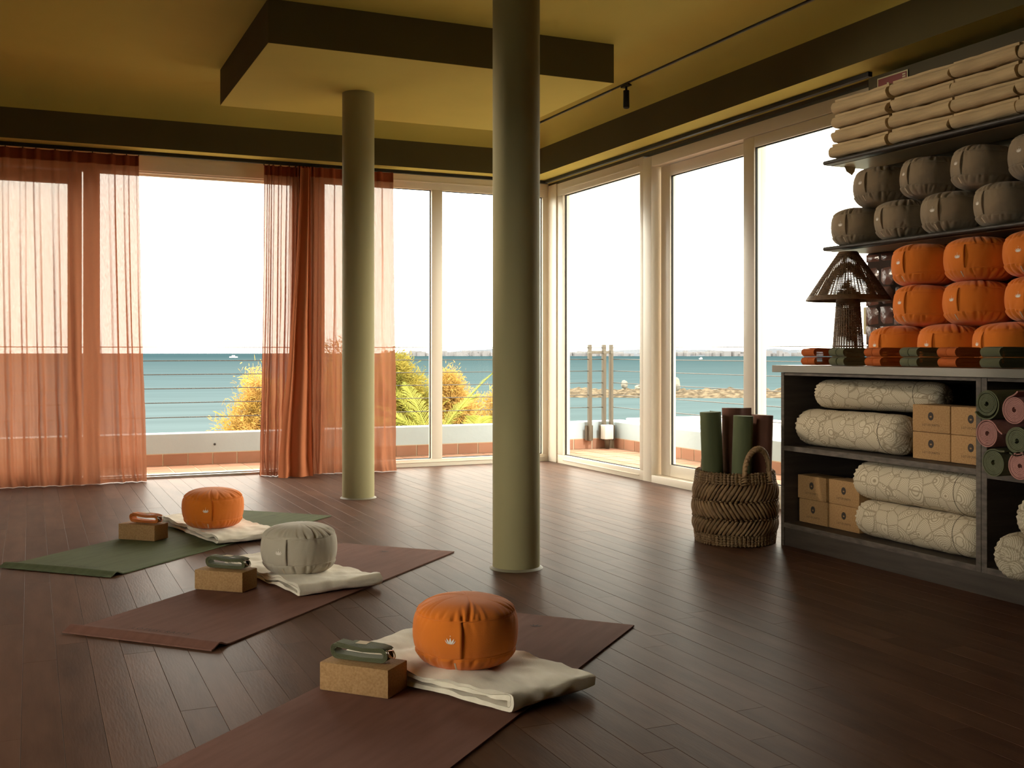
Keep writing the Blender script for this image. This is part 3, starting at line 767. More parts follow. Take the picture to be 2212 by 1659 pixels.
palm('palm with upright fronds behind the mullion', (4.66, 12.9, -3.05), 2.80, [(165, .9, 1.0, .40), (185, .9, 1.5, .3), (140, .9, 1.0, .45), (205, .85, .9, .5), (-20, .9, 1.5, .4), (20, .8, 1.2, .4), (100, .8, 1.4, .4), (240, .7, .7, .5)], 57)
palm('palm with a drooping frond against the near column', (4.66, 11.55, -3.05), 2.75, [(10, 1.15, .85, .55), (-12, 1.2, .75, .5), (35, 1.0, .8, .5), (60, .9, 1.0, .5), (185, .7, .7, .6), (150, .7, .8, .5), (-45, .9, .6, .5)], 83)

# ================================================================== CURTAINS, TRACKS, LIGHT
YC = 8.215
tk = MB().box(XL, 4.00, YC - .014, YC + .014, 2.366, 2.391, .002).build('curtain_track', M_BLACK); tag(tk, 'black curtain track under the back beam', 'curtain track')
tk = MB().box(3.965, 3.993, 4.34, 8.18, 2.366, 2.391, .002).build('curtain_track', M_BLACK); tag(tk, 'black curtain track along the right-hand windows', 'curtain track')

def curtain(name, label, x_top, x_bot, folds, amp, ztop, seed, gather=None, yoff=0.0, hem_spread=.05, nz=46, lead=None):
    r_ = random.Random(seed)
    t = thing(name, label, 'curtain', ((x_top[0] + x_top[1]) / 2, YC + yoff, 0), 0, 'terracotta sheer curtains')
    cx0 = (x_top[0] + x_top[1]) / 2
    nf = len(folds) - 1; per = 14
    us = []
    for i in range(nf):
        for k in range(per): us.append((i + k / per))
    us.append(nf)
    ph = [r_.uniform(-.5, .5) for _ in range(nf + 2)]; am = [r_.uniform(.7, 1.25) for _ in range(nf + 2)]
    zs = [0.004 + (ztop - 0.004) * (k / nz) ** 1.15 for k in range(nz + 1)]
    def P(u, z):
        i = min(nf - 1, int(u)); fu = u - i
        s = folds[i] + (folds[i + 1] - folds[i]) * fu
        low = 1 - z / ztop
        xt = x_top[0] + (x_top[1] - x_top[0]) * s; xb = x_bot[0] + (x_bot[1] - x_bot[0]) * s
        x = xt + (xb - xt) * low ** 1.4
        a = amp * (am[i] * (1 - fu) + am[i + 1] * fu)
        wv = (math.cos(2 * PI * fu) * .5 + .5) ** 5
        # pinched at the glider, opening towards the hem, wandering fold lines
        wob = low * .55 * mnoise.noise((u * .9, z * 1.1, seed))
        y = -a * (wv + .0) * (.55 + .45 * low) + .5 * a + .045 * low * mnoise.noise((u * .55, z * .7, seed + 5.))
        y += .35 * amp * math.sin(2 * PI * (u * 2.3 + wob * 1.5)) * low * .6
        x += .030 * wob + .35 * a * math.sin(4 * PI * fu) * .35 * (1 - .4 * low)
        cr = max(0, 1 - abs(z - .55) / .5); y += .010 * cr * mnoise.noise((u * 3.1, z * 9.0, seed + 9)); x += .008 * cr * mnoise.noise((u * 2.7, z * 7.0, seed + 12))
        if z < .14:
            q = (1 - z / .14) ** 2; y -= hem_spread * q * (.6 + .8 * mnoise.noise((u * .8, 2.0, seed))); x += .03 * q * mnoise.noise((u * 1.2, 5.0, seed))
        return (x - cx0, y, z)
    vs = [P(u, z) for z in zs for u in us]; n = len(us)
    fs = [(j*n+i, j*n+i+1, (j+1)*n+i+1, (j+1)*n+i) for j in range(nz) for i in range(n - 1)]
    obj('drape', mesh('drape', vs, fs, M_SHEER, True), t)
    zh = [ztop - .075, ztop - .05, ztop - .025, ztop]
    vs = []
    for z in zh:
        for u in us:
            x, y, z_ = P(u, z); vs.append((x, y - .003, z_ + .001))
    fs = [(j*n+i, j*n+i+1, (j+1)*n+i+1, (j+1)*n+i) for j in range(3) for i in range(n - 1)]
    obj('header_tape', mesh('header_tape', vs, fs, M_HEADER, True), t)
    gm = MB().box(-.003, .003, -yoff - .005, -yoff + .005, ztop - .004, 2.367, .001).me('glider', M_BLACK)
    for i in range(nf + 1): obj('glider', gm, t, (P(i, ztop)[0], 0, 0))
    return t
lx = [-2.05, -1.95, -1.83, -1.71, -1.6, -1.47, -1.35, -1.22, -1.1, -.98, -.86, -.74, -.62, -.5, -.39, -.28, -.164, -.054, .029, .152, .267, .396, .527, .625, .708]
curtain('sheer_curtain', 'widest terracotta sheer curtain, drawn over the left leaf of the windows', (lx[0], .715), (lx[0] - .02, .775), [(a - lx[0]) / (lx[-1] - lx[0]) for a in lx], .040, 2.358, 3.3)
curtain('sheer_curtain', 'bunched terracotta sheer curtain beside the open doorway', (1.615, 2.0), (1.585, 1.94), [0, .10, .18, .33, .50, .62, .68, .74, .80, .86, .92, 1.0], .045, 2.358, 8.1)
curtain('sheer_curtain', 'terracotta sheer curtain hanging partly behind the far column', (1.86, 2.62), (1.84, 2.64), [0, .035, .07, .10, .13, .16, .24, .36, .48, .60, .72, .86, 1.0], .042, 2.358, 5.7, None, -.055)
# heavy leading folds that hang in front where the two curtains meet
def lead_fold():
    t = thing('sheer_curtain', 'folded-back terracotta curtain edge standing forward where two curtains meet', 'curtain', (1.90, YC - .14, 0), 0, 'terracotta sheer curtains')
    n = 26; zs = [0.004 + 2.33 * (k / 40) for k in range(41)]
    vs = []
    for z in zs:
        low = 1 - z / 2.345
        for i in range(n + 1):
            u = i / n
            x = -.045 + .09 * u + low ** 1.3 * (-.175 + .17 * u) + .008 * math.sin(u * 9 + z)
            y = -.018 * math.sin(2 * PI * u * 2.0 + .6 * mnoise.noise((z, 1, 1))) * (1 + 1.4 * low) - .03 * low + .02 * low * mnoise.noise((u * 3, z * 2.5, 4))
            if z < .2: y -= .06 * (1 - z / .2) * (.6 + .5 * mnoise.noise((u * 4, z * 9, 2)))
            vs.append((x, y, z))
    fs = [(j*(n+1)+i, j*(n+1)+i+1, (j+1)*(n+1)+i+1, (j+1)*(n+1)+i) for j in range(40) for i in range(n)]
    o = obj('drape', mesh('drape', vs, fs, M_LEAD, True), t)
M_LEAD = sheermat('terracotta_lined', (0.40, 0.14, 0.065), 0.0, (0.07, 0.018, 0.007))
lead_fold()

rt = thing('light_rail', 'black track light rail on the ceiling in front of the right beam', 'light rail')
MB().box(3.672, 3.708, 0.2, 7.95, 2.752, 2.80, .003).build('rail_body', M_BLACK, rt)
MB().box(3.683, 3.697, 0.2, 6.15, 2.7495, 2.7522).box(3.683, 3.697, 6.55, 7.95, 2.7495, 2.7522).build('power_channel', M_ALU, rt)
sp = thing('spotlight', 'small black cylinder spotlight under the ceiling rail', 'spotlight', (3.69, 6.35, 0))
MB().box(-.016, .016, -.05, .05, 2.738, 2.7515, .002).build('adapter', M_BLACK, sp)
MB().tube([(0, 0, 2.738), (0, 0, 2.695)], .008, 10).build('stem', M_BLACK, sp, True)
MB().lathe([(.001, 2.712), (.020, 2.712), (.0205, 2.71), (.0215, 2.60), (.018, 2.592), (.016, 2.596), (.001, 2.60)], 24).build('lamp_head', M_BLACK, sp, True)

def added_spot(loc, aim, watts, cone, blend, size, label):  # added lamp, hung out of view to brighten the shelves
    t = thing('spotlight', label, 'spotlight', loc)
    d = (Vector(aim) - Vector(loc)).normalized()
    MB().tube([(0, 0, ZC - loc[2]), (0, 0, .03)], .008, 8).build('stem', M_BLACK, t, True)
    MB().tube([d * -.14, d * -.03], .045, 20).build('lamp_head', M_BLACK, t, True)
    bm_ = bpy.data.materials.new('added_bulb'); bm_.use_nodes = True
    bm_.node_tree.nodes['Principled BSDF'].inputs['Emission Color'].default_value = (1, .86, .66, 1); bm_.node_tree.nodes['Principled BSDF'].inputs['Emission Strength'].default_value = 4.0
    MB().tube([d * -.031, d * -.027], .036, 20).build('bulb', bm_, t)
    l = bpy.data.lights.new('added_spot_beam', 'SPOT'); l.energy = watts; l.spot_size = math.radians(cone); l.spot_blend = blend; l.shadow_soft_size = size; l.color = (1.0, .86, .66)
    o = bpy.data.objects.new('added_spot_beam', l); link(o, t); o.rotation_euler = d.to_track_quat('-Z', 'Y').to_euler()
added_spot((-.9, 7.25, 2.30), (3.72, 3.66, 1.30), 500, 28, .6, .16, 'added black spotlight out of view, brightening the shelves')

# ================================================================== CUSHIONS
PLEATS = {}
def pleats(seed, top):
    key = (seed, top)
    if key not in PLEATS:
        r_ = random.Random(int(seed * 100) + top); L = []; th = 0
        while th < 2 * PI - .05:
            L.append((th + r_.uniform(-.03, .03), r_.uniform(.022, .042), r_.uniform(.35, 1.0) * (1.35 if math.sin(3 * th + seed) > -.2 else .6), r_.uniform(.16, .62), r_.uniform(-.25, .25)))
            th += r_.uniform(.085, .20)
        PLEATS[key] = L
    return PLEATS[key]
def pleat(th, k, seed, top):
    """gathers sewn into the seam: narrow creases running away from it; k = 0 at the seam, 1 at the pole"""
    d = 0
    for (t0, w_, dep, ln, skew) in pleats(seed, top):
        a = (th - t0 - skew * k + PI) % (2 * PI) - PI
        if abs(a) < 3.2 * w_ * (1 + k):
            d -= dep * math.exp(-(a / (w_ * (1 + .6 * k))) ** 2) * math.exp(-(k / ln) ** 2)
    return d
def zafu_profile(t):
    P = [(0, 0), (.055, .0), (.098, .003), (.122, .014), (.136, .030), (.1425, .046), (.1485, .075), (.150, .100), (.1480, .128), (.1420, .147), (.130, .161), (.109, .173), (.080, .1815), (.042, .1865), (0, .188)]
    x = t * (len(P) - 1); i = min(len(P) - 2, int(x)); fu = x - i
    p0 = P[max(0, i - 1)]; p1 = P[i]; p2 = P[i + 1]; p3 = P[min(len(P) - 1, i + 2)]
    def cr(a, b, c, d): return .5 * (2*b + (c - a) * fu + (2*a - 5*b + 4*c - d) * fu**2 + (3*b - a - 3*c + d) * fu**3)
    return cr(p0[0], p1[0], p2[0], p3[0]), cr(p0[1], p1[1], p2[1], p3[1])
T_SB, T_ST = 5 / 14, 9 / 14
def zafu_surf(th, t, seed):
    r, z = zafu_profile(t)
    d = 0
    if t > T_ST: k = (t - T_ST) / (1 - T_ST); d = (.0065 * pleat(th, k, seed, 1) + .0022) * (1 - math.exp(-k / .02))
    elif t < T_SB: k = (T_SB - t) / T_SB; d = (.0085 * pleat(th, k, seed, 0) + .0030 * math.exp(-k / .6)) * (1 - math.exp(-k / .02))
    else:
        k = (T_ST - t) / (T_ST - T_SB); d = .0032 * pleat(th, k * 1.6, seed, 1) * (1 - math.exp(-k / .03)) + .0030 * pleat(th, (1 - k) * 2.2, seed, 0) * (1 - math.exp(-(1 - k) / .03))
    sm = .0022 * (math.exp(-((t - T_SB) / .012) ** 2) + math.exp(-((t - T_ST) / .012) ** 2))
    lump = .0025 * mnoise.noise((math.cos(th) * 1.4, math.sin(th) * 1.4, t * 3 + seed))
    rr = max(0, r + (d + lump) * min(1, r / .06) - sm)
    zz = z + (d * .9 if t > T_ST else (-d * .3 if t < T_SB else 0)) + (.004 * mnoise.noise((math.cos(th) * r * 9, math.sin(th) * r * 9, seed)) if t > .7 else 0)
    if t < .22: zz = max(zz, 0)
    return rr, zz
def zafu_body(seed, m_):
    n = 168
    ts = [0] + [k / 56 for k in range(4, 56)] + [1.0]
    vs = []; fs = []
    for t in ts[1:-1]:
        for k in range(n):
            th = 2 * PI * k / n; r, z = zafu_surf(th, t, seed); vs.append((r * math.cos(th), r * math.sin(th), max(z, 0)))
    m = len(ts) - 2
    for i in range(m - 1):
        for k in range(n):
            l = (k + 1) % n; fs.append((i*n+k, i*n+l, (i+1)*n+l, (i+1)*n+k))
    fs.append(tuple(range(n - 1, -1, -1)))
    top = len(vs); vs.append((0, 0, zafu_surf(0, 1.0, seed)[1]))
    for k in range(n): fs.append(((m-1)*n+k, (m-1)*n+(k+1) % n, top))
    return mesh('cushion_cover', vs, fs, m_, True)
def zafu_panel(seed, m_):
    a0, a1 = -.23, .20; vs = []; fs = []; nu, nv = 8, 14
    for j in range(nv + 1):
        t = T_SB + (T_ST - T_SB) * j / nv
        for i in range(nu + 1):
            th = a0 + (a1 - a0) * i / nu; r, z = zafu_surf(th, t, seed)
            lift = .0012 + (.0075 * math.sin(PI * j / nv) * (i / nu) ** 3)
            vs.append(((r + lift) * math.cos(th), (r + lift) * math.sin(th), z))
    for j in range(nv):
        for i in range(nu): a = j*(nu+1)+i; fs.append((a, a+1, a+nu+2, a+nu+1))
    b = len(vs)   # turned edge on the open side
    for j in range(nv + 1):
        t = T_SB + (T_ST - T_SB) * j / nv; r, z = zafu_surf(a1, t, seed); vs.append(((r - .001) * math.cos(a1 - .01), (r - .001) * math.sin(a1 - .01), z))
    for j in range(nv): fs.append((j*(nu+1)+nu, b+j, b+j+1, (j+1)*(nu+1)+nu))
    return mesh('side_panel', vs, fs, m_, True)
def lotus_polys(s=1.0):
    """petals of the emblem, as outlines in its own plane"""
    def petal(cx0, cz0, ang, L, wd, bend=0):
        out = []
        for k in range(9):
            u = k / 8; out.append((u, wd * math.sin(PI * u ** .8) ))
        for k in range(7, 0, -1):
            u = k / 8; out.append((u, -wd * math.sin(PI * u ** .8)))
        res = []
        for u, q in out:
            q2 = q + bend * u * u
            x = q2; z = u * L
            ca, sa = math.cos(ang), math.sin(ang); res.append(((cx0 + x * ca + z * sa) * s, (cz0 - x * sa + z * ca) * s))
        return res
    P = [petal(0, 0, 0, 1.0, .165)]
    for sg in (-1, 1):
        P.append(petal(sg * .13, .0, sg * .50, .99, .125, -sg * .04)); P.append(petal(sg * .33, .02, sg * .78, .80, .060, -sg * .10))
    P.append([(.07 * s * math.cos(2*PI*k/10), (1.24 + .07 * math.sin(2*PI*k/10)) * s) for k in range(10)])
    return P
def zafu_emblem(seed):
    vs = []; fs = []
    for poly in lotus_polys(.0185):
        b = len(vs)
        for (u, zz) in poly:
            z = .088 + zz; t = None
            lo, hi = T_SB, T_ST
            for _ in range(18):
                md = (lo + hi) / 2
                if zafu_profile(md)[1] < z: lo = md
                else: hi = md
            th = u / .148 - .015; r, _z = zafu_surf(th, lo, seed); fr = (th + .23) / .43; r += .0028 + .0075 * math.sin(PI * min(1, max(0, (lo - T_SB) / (T_ST - T_SB)))) * max(0, fr) ** 3
            vs.append((r * math.cos(th), r * math.sin(th), z))
        fs.append(tuple(range(b, len(vs))))
    return mesh('lotus_emblem', vs, fs, M_EMBLEM)
def zafu_seams(seed, m_):
    b = MB()
    for t in (T_SB, T_ST):
        b.tube([((zafu_surf(2*PI*k/72, t, seed)[0] + .0008) * math.cos(2*PI*k/72), (zafu_surf(2*PI*k/72, t, seed)[0] + .0008) * math.sin(2*PI*k/72), zafu_surf(2*PI*k/72, t, seed)[1]) for k in range(72)], .0011, 5, True)
    return b.me('seam', m_, True)
def zafu_tag(seed):
    th = .03; pts = []
    for t in (T_SB * .55, T_SB * .85):
        r, z = zafu_surf(th, t, seed); pts.append((r + .004, z))
    vs = [(pts[0][0]*math.cos(th), pts[0][0]*math.sin(th), max(.004, pts[0][1])), (pts[0][0]*math.cos(th+.035), pts[0][0]*math.sin(th+.035), max(.004, pts[0][1]) + .001), (pts[1][0]*math.cos(th+.035), pts[1][0]*math.sin(th+.035), pts[1][1]), (pts[1][0]*math.cos(th), pts[1][0]*math.sin(th), pts[1][1])]
    return mesh('care_tag', vs, [(0, 1, 2, 3)], M_LABEL)
ZLIB = {}
def zafu(kind, label, loc, rz, group, var=0, tilt=(0, 0), sc=1.0):
    key = (kind, var)
    if key not in ZLIB:
        m_ = {'orange': M_ORANGE, 'taupe': M_TAUPE, 'sand': M_SAND}[kind]; seed = 1.7 + var * 3.3
        ZLIB[key] = [('cushion_cover', zafu_body(seed, m_)), ('side_panel', zafu_panel(seed, m_)), ('lotus_emblem', zafu_emblem(seed)), ('seam', zafu_seams(seed, m_)), ('care_tag', zafu_tag(seed))]
        ZLIB[key][2][1]['x'] = 0
    t = thing('meditation_cushion', label, 'cushion', loc, 0, group)
    t.rotation_euler = (tilt[0], tilt[1], math.radians(rz)); t.scale = (sc, sc, sc)
    for nm, me in ZLIB[key]:
        o = obj(nm, me, t)
        if nm == 'lotus_emblem': o['label'] = 'white embroidered lotus'
    return t

# ------------------------------------------------------------------ coil of cloth or webbing
def coil_section(L, H, th, turns, gap=0.0, seg=10, sag=0.0):
    """flat spiral in (u, z): centre line points and normals; L overall length, H overall height"""
    pts = []; r = H / 2 - th / 2; pitch = th + gap; a = L / 2 - H / 2
    ang_tot = int(turns * 2)
    x_sign = 1; P = []
    P.append((-a, r)); cur = r
    for k in range(ang_tot):
        r0 = cur; r1 = max(th * .35, cur - pitch / 2)
        if k % 2 == 0:
            for s in range(1, 6): P.append((-a + 2 * a * s / 5, r0 ))
            for s in range(1, seg + 1):
                g = PI / 2 - PI * s / seg; rr = r0 + (r1 - r0) * s / seg; P.append((a + rr * math.cos(g), rr * math.sin(g)))
        else:
            for s in range(1, 6): P.append((a - 2 * a * s / 5, -r0))
            for s in range(1, seg + 1):
                g = -PI / 2 - PI * s / seg; rr = r0 + (r1 - r0) * s / seg; P.append((-a + rr * math.cos(g), rr * math.sin(g)))
        cur = r1
        if cur <= th * .5: break
    return P
def coil_mesh(name, L, H, W, th, turns, m_, fn=None, gap=0.0, nw=1, seg=10):
    P = coil_section(L, H, th, turns, gap, seg); n = len(P)
    O = []; I = []
    for i, p in enumerate(P):
        a = P[max(0, i - 1)]; b = P[min(n - 1, i + 1)]; t = Vector((b[0] - a[0], b[1] - a[1]))
        if t.length < 1e-9: t = Vector((1, 0))
        t.normalize(); nn = Vector((-t.y, t.x)); O.append((p[0] + nn.x * th / 2, p[1] + nn.y * th / 2)); I.append((p[0] - nn.x * th / 2, p[1] - nn.y * th / 2))
    vs = []; fs = []
    for k in range(nw + 1):
        w_ = -W / 2 + W * k / nw
        for u, z in O + I:
            q = (u, w_, z + H / 2)
            vs.append(fn(*q) if fn else q)
    N = 2 * n
    for k in range(nw):
        for i in range(n - 1):
            a = k * N + i; fs.append((a, a + 1, a + N + 1, a + N)); b = k * N + n + i; fs.append((b + 1, b, b + N, b + N + 1))
        for i, j in ((0, n), (n - 1, 2 * n - 1)): fs.append((k*N+i, k*N+j, (k+1)*N+j, (k+1)*N+i))
    for k, fl_ in ((0, 1), (nw, 0)):
        for i in range(n - 1):
            f = (k*N+i, k*N+n+i, k*N+n+i+1, k*N+i+1); fs.append(f if fl_ else f[::-1])
    return auto_smooth(fix_normals(mesh(name, vs, fs, m_)), 45)

# ================================================================== ON THE FLOOR
def floor_mat(label, p, ang, L, Wd, m_, marks, curl=True):
    """p = right-hand near corner; ang = direction the mat runs away"""
    t = thing('yoga_mat', label, 'yoga mat', (p[0], p[1], 0), math.radians(ang), 'yoga mats rolled out on the floor')
    nu, nv = 90, 12; th = .0045; vs = []
    def zf(u, v):
        z = .0008 + .0005 * (1 + mnoise.noise((u * 2.2, v * 1.2, p[0])))
        if curl:
            k = 1 + .25 * mnoise.noise((v * 3, 1, p[1]))
            z += .016 * k * math.exp(-((u - .042) / .026) ** 2)
        return z
    us = [0, .004, .012, .02, .028, .036, .044, .052, .062, .075, .09, .11, .14] + list(np.linspace(.17, L, nu - 12))
    n = len(us)
    for top in (1, 0):
        for u in us:
            for j in range(nv + 1):
                v = Wd * j / nv; vs.append((u, v, zf(u, v) + (th if top else 0)))
    m = nv + 1; fs = []
    for i in range(n - 1):
        for j in range(nv):
            a = i*m+j; fs.append((a, a+m, a+m+1, a+1)); b = n*m + a; fs.append((b, b+1, b+m+1, b+m))
    for i in range(n - 1):
        a = i*m; fs.append((a, n*m+a, n*m+a+m, a+m)); a = i*m+nv; fs.append((a+m, n*m+a+m, n*m+a, a))
    for j in range(nv):
        fs.append((j, j+1, n*m+j+1, n*m+j)); a = (n-1)*m+j; fs.append((a+1, a, n*m+a, n*m+a+1))
    obj('mat_sheet', auto_smooth(fix_normals(mesh('mat_sheet', vs, fs, m_)), 50), t)
    return t
def text_mesh(txt, size, m_, name='lettering', extrude=0.0, spacing=1.0):
    cu = bpy.data.curves.new(name, 'FONT'); cu.body = txt; cu.size = size; cu.align_x = 'CENTER'; cu.align_y = 'CENTER'; cu.resolution_u = 2; cu.space_character = spacing; cu.extrude = extrude
    o = bpy.data.objects.new(name, cu); COL.objects.link(o)
    dg = bpy.context.evaluated_depsgraph_get(); dg.update()
    me = bpy.data.meshes.new_from_object(o.evaluated_get(dg)); me.name = name
    bpy.data.objects.remove(o); bpy.data.curves.remove(cu)
    me.materials.clear(); me.materials.append(m_)
    return me
M_EMBOSS_G = mat('pressed_green', (0.050, 0.060, 0.030), 0.8, 0.2)
M_EMBOSS_P = mat('pressed_plum', (0.055, 0.028, 0.022), 0.8, 0.2)
EMB_G = text_mesh('LOTUSCRAFTS', .030, M_EMBOSS_G, 'pressed_lettering', 0, 1.25); EMB_P = text_mesh('LOTUSCRAFTS', .030, M_EMBOSS_P, 'pressed_lettering', 0, 1.25)
def mark_mesh(m_):
    b = MB()
    for poly in lotus_polys(.030): b.add([(x, z, 0) for x, z in poly], [tuple(range(len(poly)))])
    return b.me('pressed_lotus', m_)
MK_G, MK_P = mark_mesh(M_EMBOSS_G), mark_mesh(M_EMBOSS_P)
m1 = floor_mat('sage green yoga mat, farthest from the camera', (.300, 4.740), 45.4, 1.80, .60, M_GREENMAT, 1)
m2 = floor_mat('plum brown yoga mat under the beige cushion', (.514, 3.438), 44.2, 1.80, .60, M_PLUMMAT, 1)
m3 = floor_mat('plum brown yoga mat nearest the camera', (.525, 1.950), 42.15, 1.82, .60, M_PLUMMAT, 1)
for t, a, b in ((m1, EMB_G, MK_G), (m2, EMB_P, MK_P), (m3, EMB_P, MK_P)):
    o = obj('pressed_lettering', a, t, (.125, .30, .0072), (0, 0, -PI / 2))
    o = obj('pressed_lotus', b, t, (1.66, .30, .0072), (0, 0, -PI / 2))

def floor_blanket(label, L, F, R_, B, H, seed, turns=2.0):
    t = thing('folded_blanket', label, 'blanket', (F[0], F[1], 0), 0, 'folded blankets under the floor cushions')
    LL = ((L[0]-F[0])**2 + (L[1]-F[1])**2) ** .5; WW = ((R_[0]-F[0])**2 + (R_[1]-F[1])**2) ** .5
    def fn(u, w_, z):
        s = (u + LL / 2) / LL; q = (w_ + WW / 2) / WW      # s: 1 at F, 0 at L ; q: 0 at the F-L side
        s_ = 1 - s
        x = (F[0] + (L[0]-F[0]) * s_) * (1 - q) + (R_[0] + (B[0]-R_[0]) * s_) * q
        y = (F[1] + (L[1]-F[1]) * s_) * (1 - q) + (R_[1] + (B[1]-R_[1]) * s_) * q
        dz = .0120 * mnoise.noise((x * 6 + s * 4, y * 6, seed + z * 20)) + .0060 * mnoise.noise((x * 22, y * 22, seed + z * 60))
        zz = z * (1 + .10 * mnoise.noise((s * 3, q * 2, seed))) + dz * min(1, z / .012)
        e = .008 * mnoise.noise((s * 11, z * 90, seed + 3)) * (1 if q < .02 or q > .98 else .3)
        x += e * .9; y += e * .4
        x += .006 * mnoise.noise((q * 7, z * 60, seed + 8)); y += .006 * mnoise.noise((q * 6, z * 70, seed + 4))
        return (x - F[0], y - F[1], max(zz, 0) + .0075)
    # finer straight runs so that the cloth can crease
    global coil_section
    P0 = coil_section
    def dense(L_, H_, th_, tu_, gap_, seg_=10, sag_=0):
        P = P0(L_, H_, th_, tu_, gap_, seg_); out = [P[0]]
        for a, b in zip(P, P[1:]):
            k = max(1, int(math.hypot(b[0]-a[0], b[1]-a[1]) / .016)); out += [(a[0] + (b[0]-a[0]) * i / k, a[1] + (b[1]-a[1]) * i / k) for i in range(1, k + 1)]
        return out
    coil_section = dense
    me = coil_mesh('blanket_cloth', LL, H, WW, .0088, turns, M_WOOL, fn, .0012, 26, 10)
    coil_section = P0
    me.polygons.foreach_set('use_smooth', [True] * len(me.polygons))
    obj('blanket_cloth', me, t)
    return t
floor_blanket('cream folded blanket under the nearest orange cushion', (.800, 3.105), (1.128, 2.505), (1.412, 2.592), (1.13, 3.32), .045, 2.2)
floor_blanket('cream folded blanket under the beige cushion', (.770, 4.79), (.930, 4.045), (1.272, 4.095), (1.02, 4.82), .042, 6.1)
floor_blanket('cream folded blanket under the farthest orange cushion', (.635, 6.12), (.822, 5.285), (1.14, 5.36), (.93, 6.14), .045, 9.4)
zafu('orange', 'orange round cushion nearest the camera, on a cream blanket', (1.132, 2.852, .052), -127, 'cushions on the yoga mats', 0)
zafu('sand', 'beige round cushion on the middle yoga mat', (.993, 4.330, .049), -133, 'cushions on the yoga mats', 1, sc=1.02)
zafu('orange', 'orange round cushion on the farthest, green yoga mat', (.846, 5.610, .052), -111, 'cushions on the yoga mats', 2, sc=1.02)

def block_mesh(name, lx_, ly_, lz_, c=.004):
    return auto_smooth(MB().box(-lx_/2, lx_/2, -ly_/2, ly_/2, 0, lz_, c).me(name, M_CORK), 30)
FB = block_mesh('cork_block', .214, .108, .077)
def floor_block(label, FL, FR, BR):
    a = math.atan2(FR[1]-FL[1], FR[0]-FL[0]); c = ((FL[0]+BR[0])/2, (FL[1]+BR[1])/2)
    n = (-math.sin(a), math.cos(a)); m = ((FL[0]+FR[0])/2 + n[0]*.054, (FL[1]+FR[1])/2 + n[1]*.054)
    return tag(obj('cork_block', FB, None, (m[0], m[1], .0075), (0, 0, a)), label, 'yoga block', 'cork blocks on the yoga mats')
fb3 = floor_block('cork block on the nearest plum mat, under a green strap', (.723, 2.909), (.870, 2.753), (.945, 2.81))
fb2 = floor_block('cork block on the middle mat beside the beige cushion', (.587, 4.346), (.742, 4.207), (.815, 4.262))
fb1 = floor_block('cork block on the green mat, under an orange strap', (.396, 5.677), (.556, 5.528), (.625, 5.578))

def dring(b, c, r, th, ax, squash=1.0):
    pts = []
    for k in range(20):
        g = 2 * PI * k / 20; u = r * math.cos(g) * squash; v = r * math.sin(g)
        if u < -r * .35: u = -r * .35
        pts.append(Vector(c) + ax[0] * u + ax[1] * v)
    b.tube(pts, th, 6, True)
def floor_strap(label, blk, m_, off, rz_off, group='straps lying on cork blocks'):
    a = blk.rotation_euler[2] + rz_off; t = thing('yoga_strap', label, 'strap', (blk.location.x + off[0], blk.location.y + off[1], .0855), a, group)
    def fn(u, w_, z):
        s = u / .17
        return (u, w_ + .004 * mnoise.noise((u * 12, 3, z * 40)), z * (1 - .16 * s - .16 * math.exp(-((s - .05) / .28) ** 2)) + .0012)
    coil = coil_mesh('webbing', .180, .045, .038, .0024, 4.0, m_, fn, .0011, 3, 12)
    obj('webbing', coil, t)
    b = MB(); b.tube([(-.06, 0, .0475), (.0, 0, .0478), (.06, 0, .046)], .0001, 3)
    tm = mesh('strap_end', [(x, y, z) for x, z in ((-.03, .0482), (.02, .0484), (.062, .0465), (.083, .0425), (.09, .038)) for y in (-.018, .018)], [(2*i, 2*i+1, 2*i+3, 2*i+2) for i in range(4)], m_, True)
    obj('strap_end', tm, t)
    rb = MB()
    for dx in (0, .006): dring(rb, (.088 + dx, -.004, .030), .017, .0016, (Vector((.55, -.2, -.8)).normalized(), Vector((.0, 1, -.2)).normalized()))
    o = rb.build('buckle', M_CHROME, t, True); o['label'] = 'shiny metal double ring buckle'
    MB().box(-.012, .022, -.014, .014, .0486, .0492).build('label_patch', M_LABEL, t)
    return t
floor_strap('green webbing strap coiled on the nearest cork block', fb3, M_GREENWEB, (-.004, .006), .03)
floor_strap('green webbing strap coiled on the middle cork block', fb2, M_GREENWEB, (.006, .004), .0)
floor_strap('orange webbing strap coiled on the farthest cork block', fb1, M_ORANGEWEB, (.012, .0), -.05)

# ================================================================== SHELF UNIT
XF = 3.331
su = thing('shelf_unit', 'dark stained wooden shelf unit along the right wall', 'shelf unit', (3.63, 2.9, 0))
def S(name, x0_, x1_, y0, y1, z0, z1, m_=M_CABINET, c=.002):
    b = MB().box(x0_ - 3.63, x1_ - 3.63, y0 - 2.9, y1 - 2.9, z0, z1, c); return b.build(name, m_, su)
YE = 1.70
S('plinth', XF + .006, XF + .03, YE, 4.238, 0, .088)
S('side_panel', XF + .004, 3.93, 4.222, 4.243, 0, .8365); S('panel_edge', XF, XF + .004, 4.222, 4.243, 0, .8365, M_CABEDGE, 0)
for ya, yb in ((3.037, 3.061), (3.009, 3.035)):
    S('divider', XF + .004, 3.93, ya, yb, .0885, .8365); S('panel_edge', XF, XF + .004, ya, yb, .0885, .8365, M_CABEDGE, .001)
for ya, yb in ((3.0615, 4.2215), (YE, 3.0085)):
    S('bottom_board', XF + .004, 3.93, ya, yb, .0885, .112); S('board_edge', XF, XF + .004, ya, yb, .0885, .112, M_CABEDGE, .001)
    S('top_rail', XF + .002, XF + .025, ya, yb, .823, .8365, M_CABEDGE, .001)
